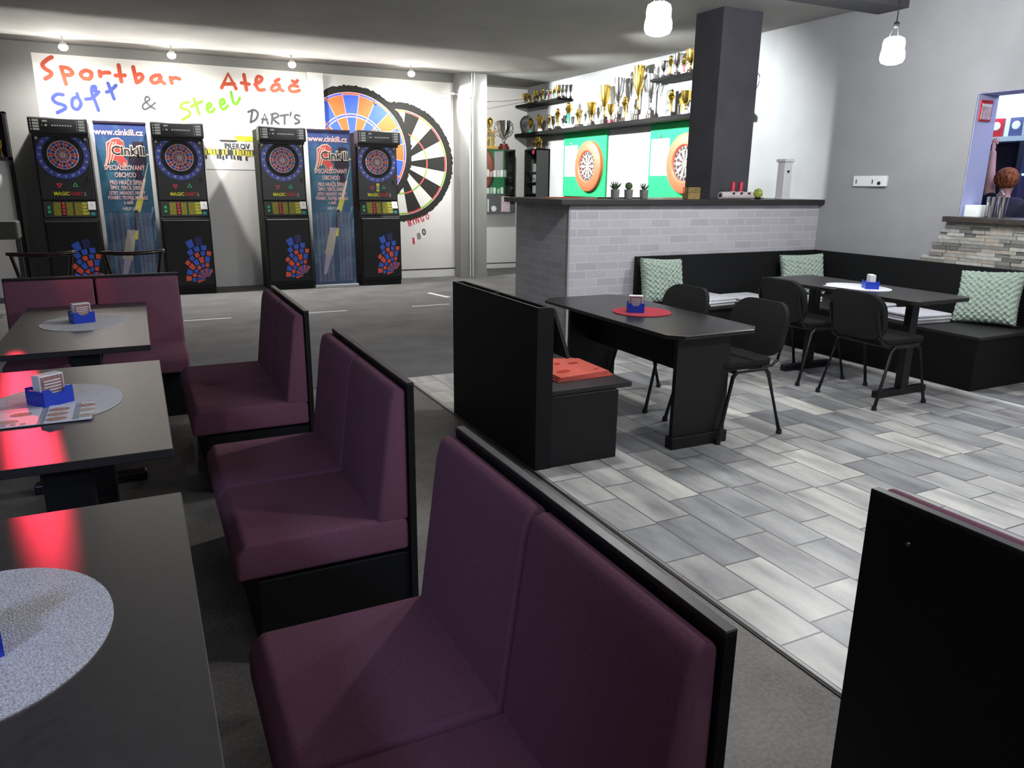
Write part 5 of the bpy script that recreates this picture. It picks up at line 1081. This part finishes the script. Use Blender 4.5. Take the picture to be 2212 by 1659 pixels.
# local frame: facing +X, left side +Y, standing on z=0
t = thing('person', 'person with auburn hair in a dark navy shirt behind the bar hatch, one arm raised', 'person', (7.25, 4.40, 0.003), R(8)); t.scale = (.955,) * 3
P = [(0, 0, .93), (0, 0, 1.08), (.0, 0, 1.25), (.0, 0, 1.40), (.0, 0, 1.48), (.01, 0, 1.55), (.03, 0, 1.62), (.03, 0, 1.70),
     (0, .09, .90), (.01, .10, .50), (-.01, .10, .09), (.10, .11, .03), (0, -.09, .90), (.01, -.10, .50), (-.01, -.10, .09), (.10, -.11, .03),
     (0, .12, 1.41), (.04, .165, 1.60), (.10, .21, 1.84), (.11, .22, 1.95),
     (0, -.17, 1.39), (.03, -.22, 1.12), (.20, -.18, 1.02), (.27, -.16, 1.02)]
E_ = [(0, 1), (1, 2), (2, 3), (3, 4), (4, 5), (5, 6), (6, 7), (0, 8), (8, 9), (9, 10), (10, 11), (0, 12), (12, 13), (13, 14), (14, 15), (3, 16), (16, 17), (17, 18), (18, 19), (3, 20), (20, 21), (21, 22), (22, 23)]
Rd = [(.11, .15), (.09, .13), (.10, .15), (.09, .14), .055, .048, (.085, .075), (.075, .065), .085, .06, .042, .035, .085, .06, .042, .035, .06, .048, .038, .032, .06, .048, .038, .032]
skin('body', P, E_, Rd, 'skin', t)
def hand(x, y, z, up, side):
    b = MB('skin'); d = Vector(up).normalized(); s_ = Vector(side).normalized(); n = d.cross(s_)
    o = Vector((x, y, z)); b.tube([o, o + d * .05, o + d * .085], [.022, .034, .03], 10, 'skin', flat=.5)
    for k in range(4):
        a = o + d * .08 + s_ * (-.027 + k * .018); l = (.055, .07, .066, .05)[k]; b.tube([a, a + d * l * .5 + n * .006, a + d * l * .8 + n * .02, a + d * l + n * .03], [.009, .0085, .008, .005], 8, 'skin')
    a = o + d * .025 - s_ * .03; b.tube([a, a + d * .03 - s_ * .02, a + d * .06 - s_ * .025 + n * .01], [.011, .01, .006], 8, 'skin')
    return b
hand(.108, .219, 1.92, (.15, .05, 1), (0, -1, 0)).build('left_hand', t, smooth=60)
hand(.30, -.155, 1.02, (1, .1, 0), (0, 1, 0)).build('right_hand', t, smooth=60)
b = MB('skin'); b.prism([(.10, 1.66), (.135, 1.635), (.10, 1.625)], 'y', -.012, .012, 'skin'); 
for s in (-1, 1): b.ball((.03, s * .079, 1.655), .022, 'skin', (.6, .4, 1.3), 10)
b.build('nose_and_ears', t, smooth=60)
b = MB('d_white', 'd_black', 'cloth_leaf')
for s in (-1, 1): b.ball((.098, s * .03, 1.665), .010, 'd_white', n=10); b.ball((.106, s * .03, 1.665), .005, 'd_black', n=8)
b.box(.098, .107, -.022, .022, 1.594, 1.602, 'cloth_leaf'); b.build('eyes_and_mouth', t)
b = MB('hair_auburn'); q = random.Random(8); b.ball((.0, 0, 1.665), .102, 'hair_auburn', (1, .95, .95), 22)
for k in range(150):
    a0 = q.uniform(0, 6.28); e1 = q.uniform(-1.05, -.2) if math.cos(a0) < .5 else q.uniform(.25, .7); pts = []
    for i in range(9):
        e = 1.5 + (e1 - 1.5) * i / 8; a = a0 + .10 * math.sin(i * 1.3 + k); rr_ = .096 + .008 * math.sin(i * .9 + k * 1.7)
        pts.append((-.008 + rr_ * math.cos(a) * math.cos(e), rr_ * .96 * math.sin(a) * math.cos(e), 1.665 + rr_ * math.sin(e)))
    b.tube(pts, [.010] * 7 + [.008, .003], 6, 'hair_auburn')
for v in b.bm.verts:
    if v.co.x > .075 and v.co.z < 1.70: v.co.x = .075 - (v.co.x - .075) * .2
b.build('hair', t, smooth=70)
skin('shirt', [(0, 0, .96), (0, 0, 1.10), (0, 0, 1.26), (0, 0, 1.41), (0, 0, 1.50), (0, .12, 1.42), (.03, .155, 1.54), (0, -.165, 1.40), (.02, -.215, 1.24)], [(0, 1), (1, 2), (2, 3), (3, 4), (3, 5), (5, 6), (3, 7), (7, 8)],
     [(.125, .165), (.115, .15), (.12, .165), (.115, .17), .085, .09, .075, .09, .072], 'shirt_navy', t)
skin('trousers', [(0, 0, .98), (0, 0, .90), (0, .09, .84), (.01, .10, .50), (-.01, .10, .12), (0, -.09, .84), (.01, -.10, .50), (-.01, -.10, .12)], [(0, 1), (1, 2), (2, 3), (3, 4), (1, 5), (5, 6), (6, 7)], [(.12, .16), (.12, .16), .10, .075, .058, .10, .075, .058], 'jeans', t)

# ================================================================== WOODEN ARMCHAIRS BEHIND THE FAR BOOTH
def make_wchair(label):
    t = thing('bentwood_chair', label, 'chair', (0, 0, 0), 0, 'dark wooden chairs'); rw = 'chair_wood'
    b = MB(rw); b.prism(rrect(-.22, .22, -.21, .21, .1), 'z', .43, .46, rw, .01, 2); b.build('seat', t, smooth=50)
    b = MB(rw); pts = [(-.27 + .54 * k / 10, -.235 - .055 * math.sin(math.pi * k / 10), .855 - .012 * math.sin(math.pi * k / 10)) for k in range(11)]; b.tube(pts, [.014] + [.019] * 9 + [.014], 10, rw); b.build('top_rail', t, smooth=50)
    for s in (-1, 1):
        b = MB(rw); b.tube([(s * .18, -.20, .44), (s * .20, -.22, .65), (s * .235, -.255, .85)], .016, 10, rw); b.build('back_post', t, smooth=50)
        b = MB(rw); b.tube([(s * .19, -.18, .43), (s * .22, -.23, 0)], [.018, .013], 10, rw); b.build('leg', t, smooth=50)
        b = MB(rw); b.tube([(s * .19, .17, .43), (s * .21, .20, 0)], [.018, .013], 10, rw); b.build('leg', t, smooth=50)
    return t
wc = make_wchair('left dark wooden chair behind the far booth, in front of the leftmost machine'); wc.location = (-.80, 8.2, 0)
dup(wc, (-.075, 8.1, 0), R(3), 'right dark wooden chair behind the far booth, in front of the left banner')

# ================================================================== FAR LEFT CORNER
t = thing('trophy_cabinet', 'dark framed cabinet cut off by the left edge, trophies in its upper part', 'cabinet', (-1.8, 11.5, 0))
b = MB('black_board', 'paint_white'); b.box(-2.3, -1.33, 11.52, 11.70, 1.72, 1.76, 'black_board'); b.box(-1.36, -1.33, 11.52, 11.70, .0, 2.3, 'black_board'); b.box(-2.3, -1.33, 11.52, 11.70, 2.28, 2.3, 'black_board'); b.box(-2.3, -1.36, 11.66, 11.70, 1.76, 2.28, 'black_board'); b.build('frame', t, True)
b = MB('paint_white'); b.box(-2.3, -1.37, 11.60, 11.64, .0, 1.72, 'paint_white'); b.build('door', t, True)
for k, y in enumerate((-1.43, -1.55)):
    place('gold_fig' if k else 'gold_cup', y, 11.59, 1.7602, .2, ['gold cup trophy in the cabinet at the left edge, right one', 'gold statuette, left one in the cabinet at the left edge'][k], 'trophies in the left cabinet')
t = thing('storage_box', 'grey green box on a stand at the left edge, before the white cabinet door', 'box', (-1.45, 10.2, 0))
b = MB('storage_grey'); b.box(-1.7, -1.21, 10.1, 10.4, .84, 1.04, 'storage_grey', .02, 2); b.build('box', t, True)
b = MB('metal_black'); [b.tube([(x, y, 0), (x, y, .84)], .012, 8, 'metal_black') for x in (-1.65, -1.24) for y in (10.15, 10.35)]; b.build('stand', t, True)
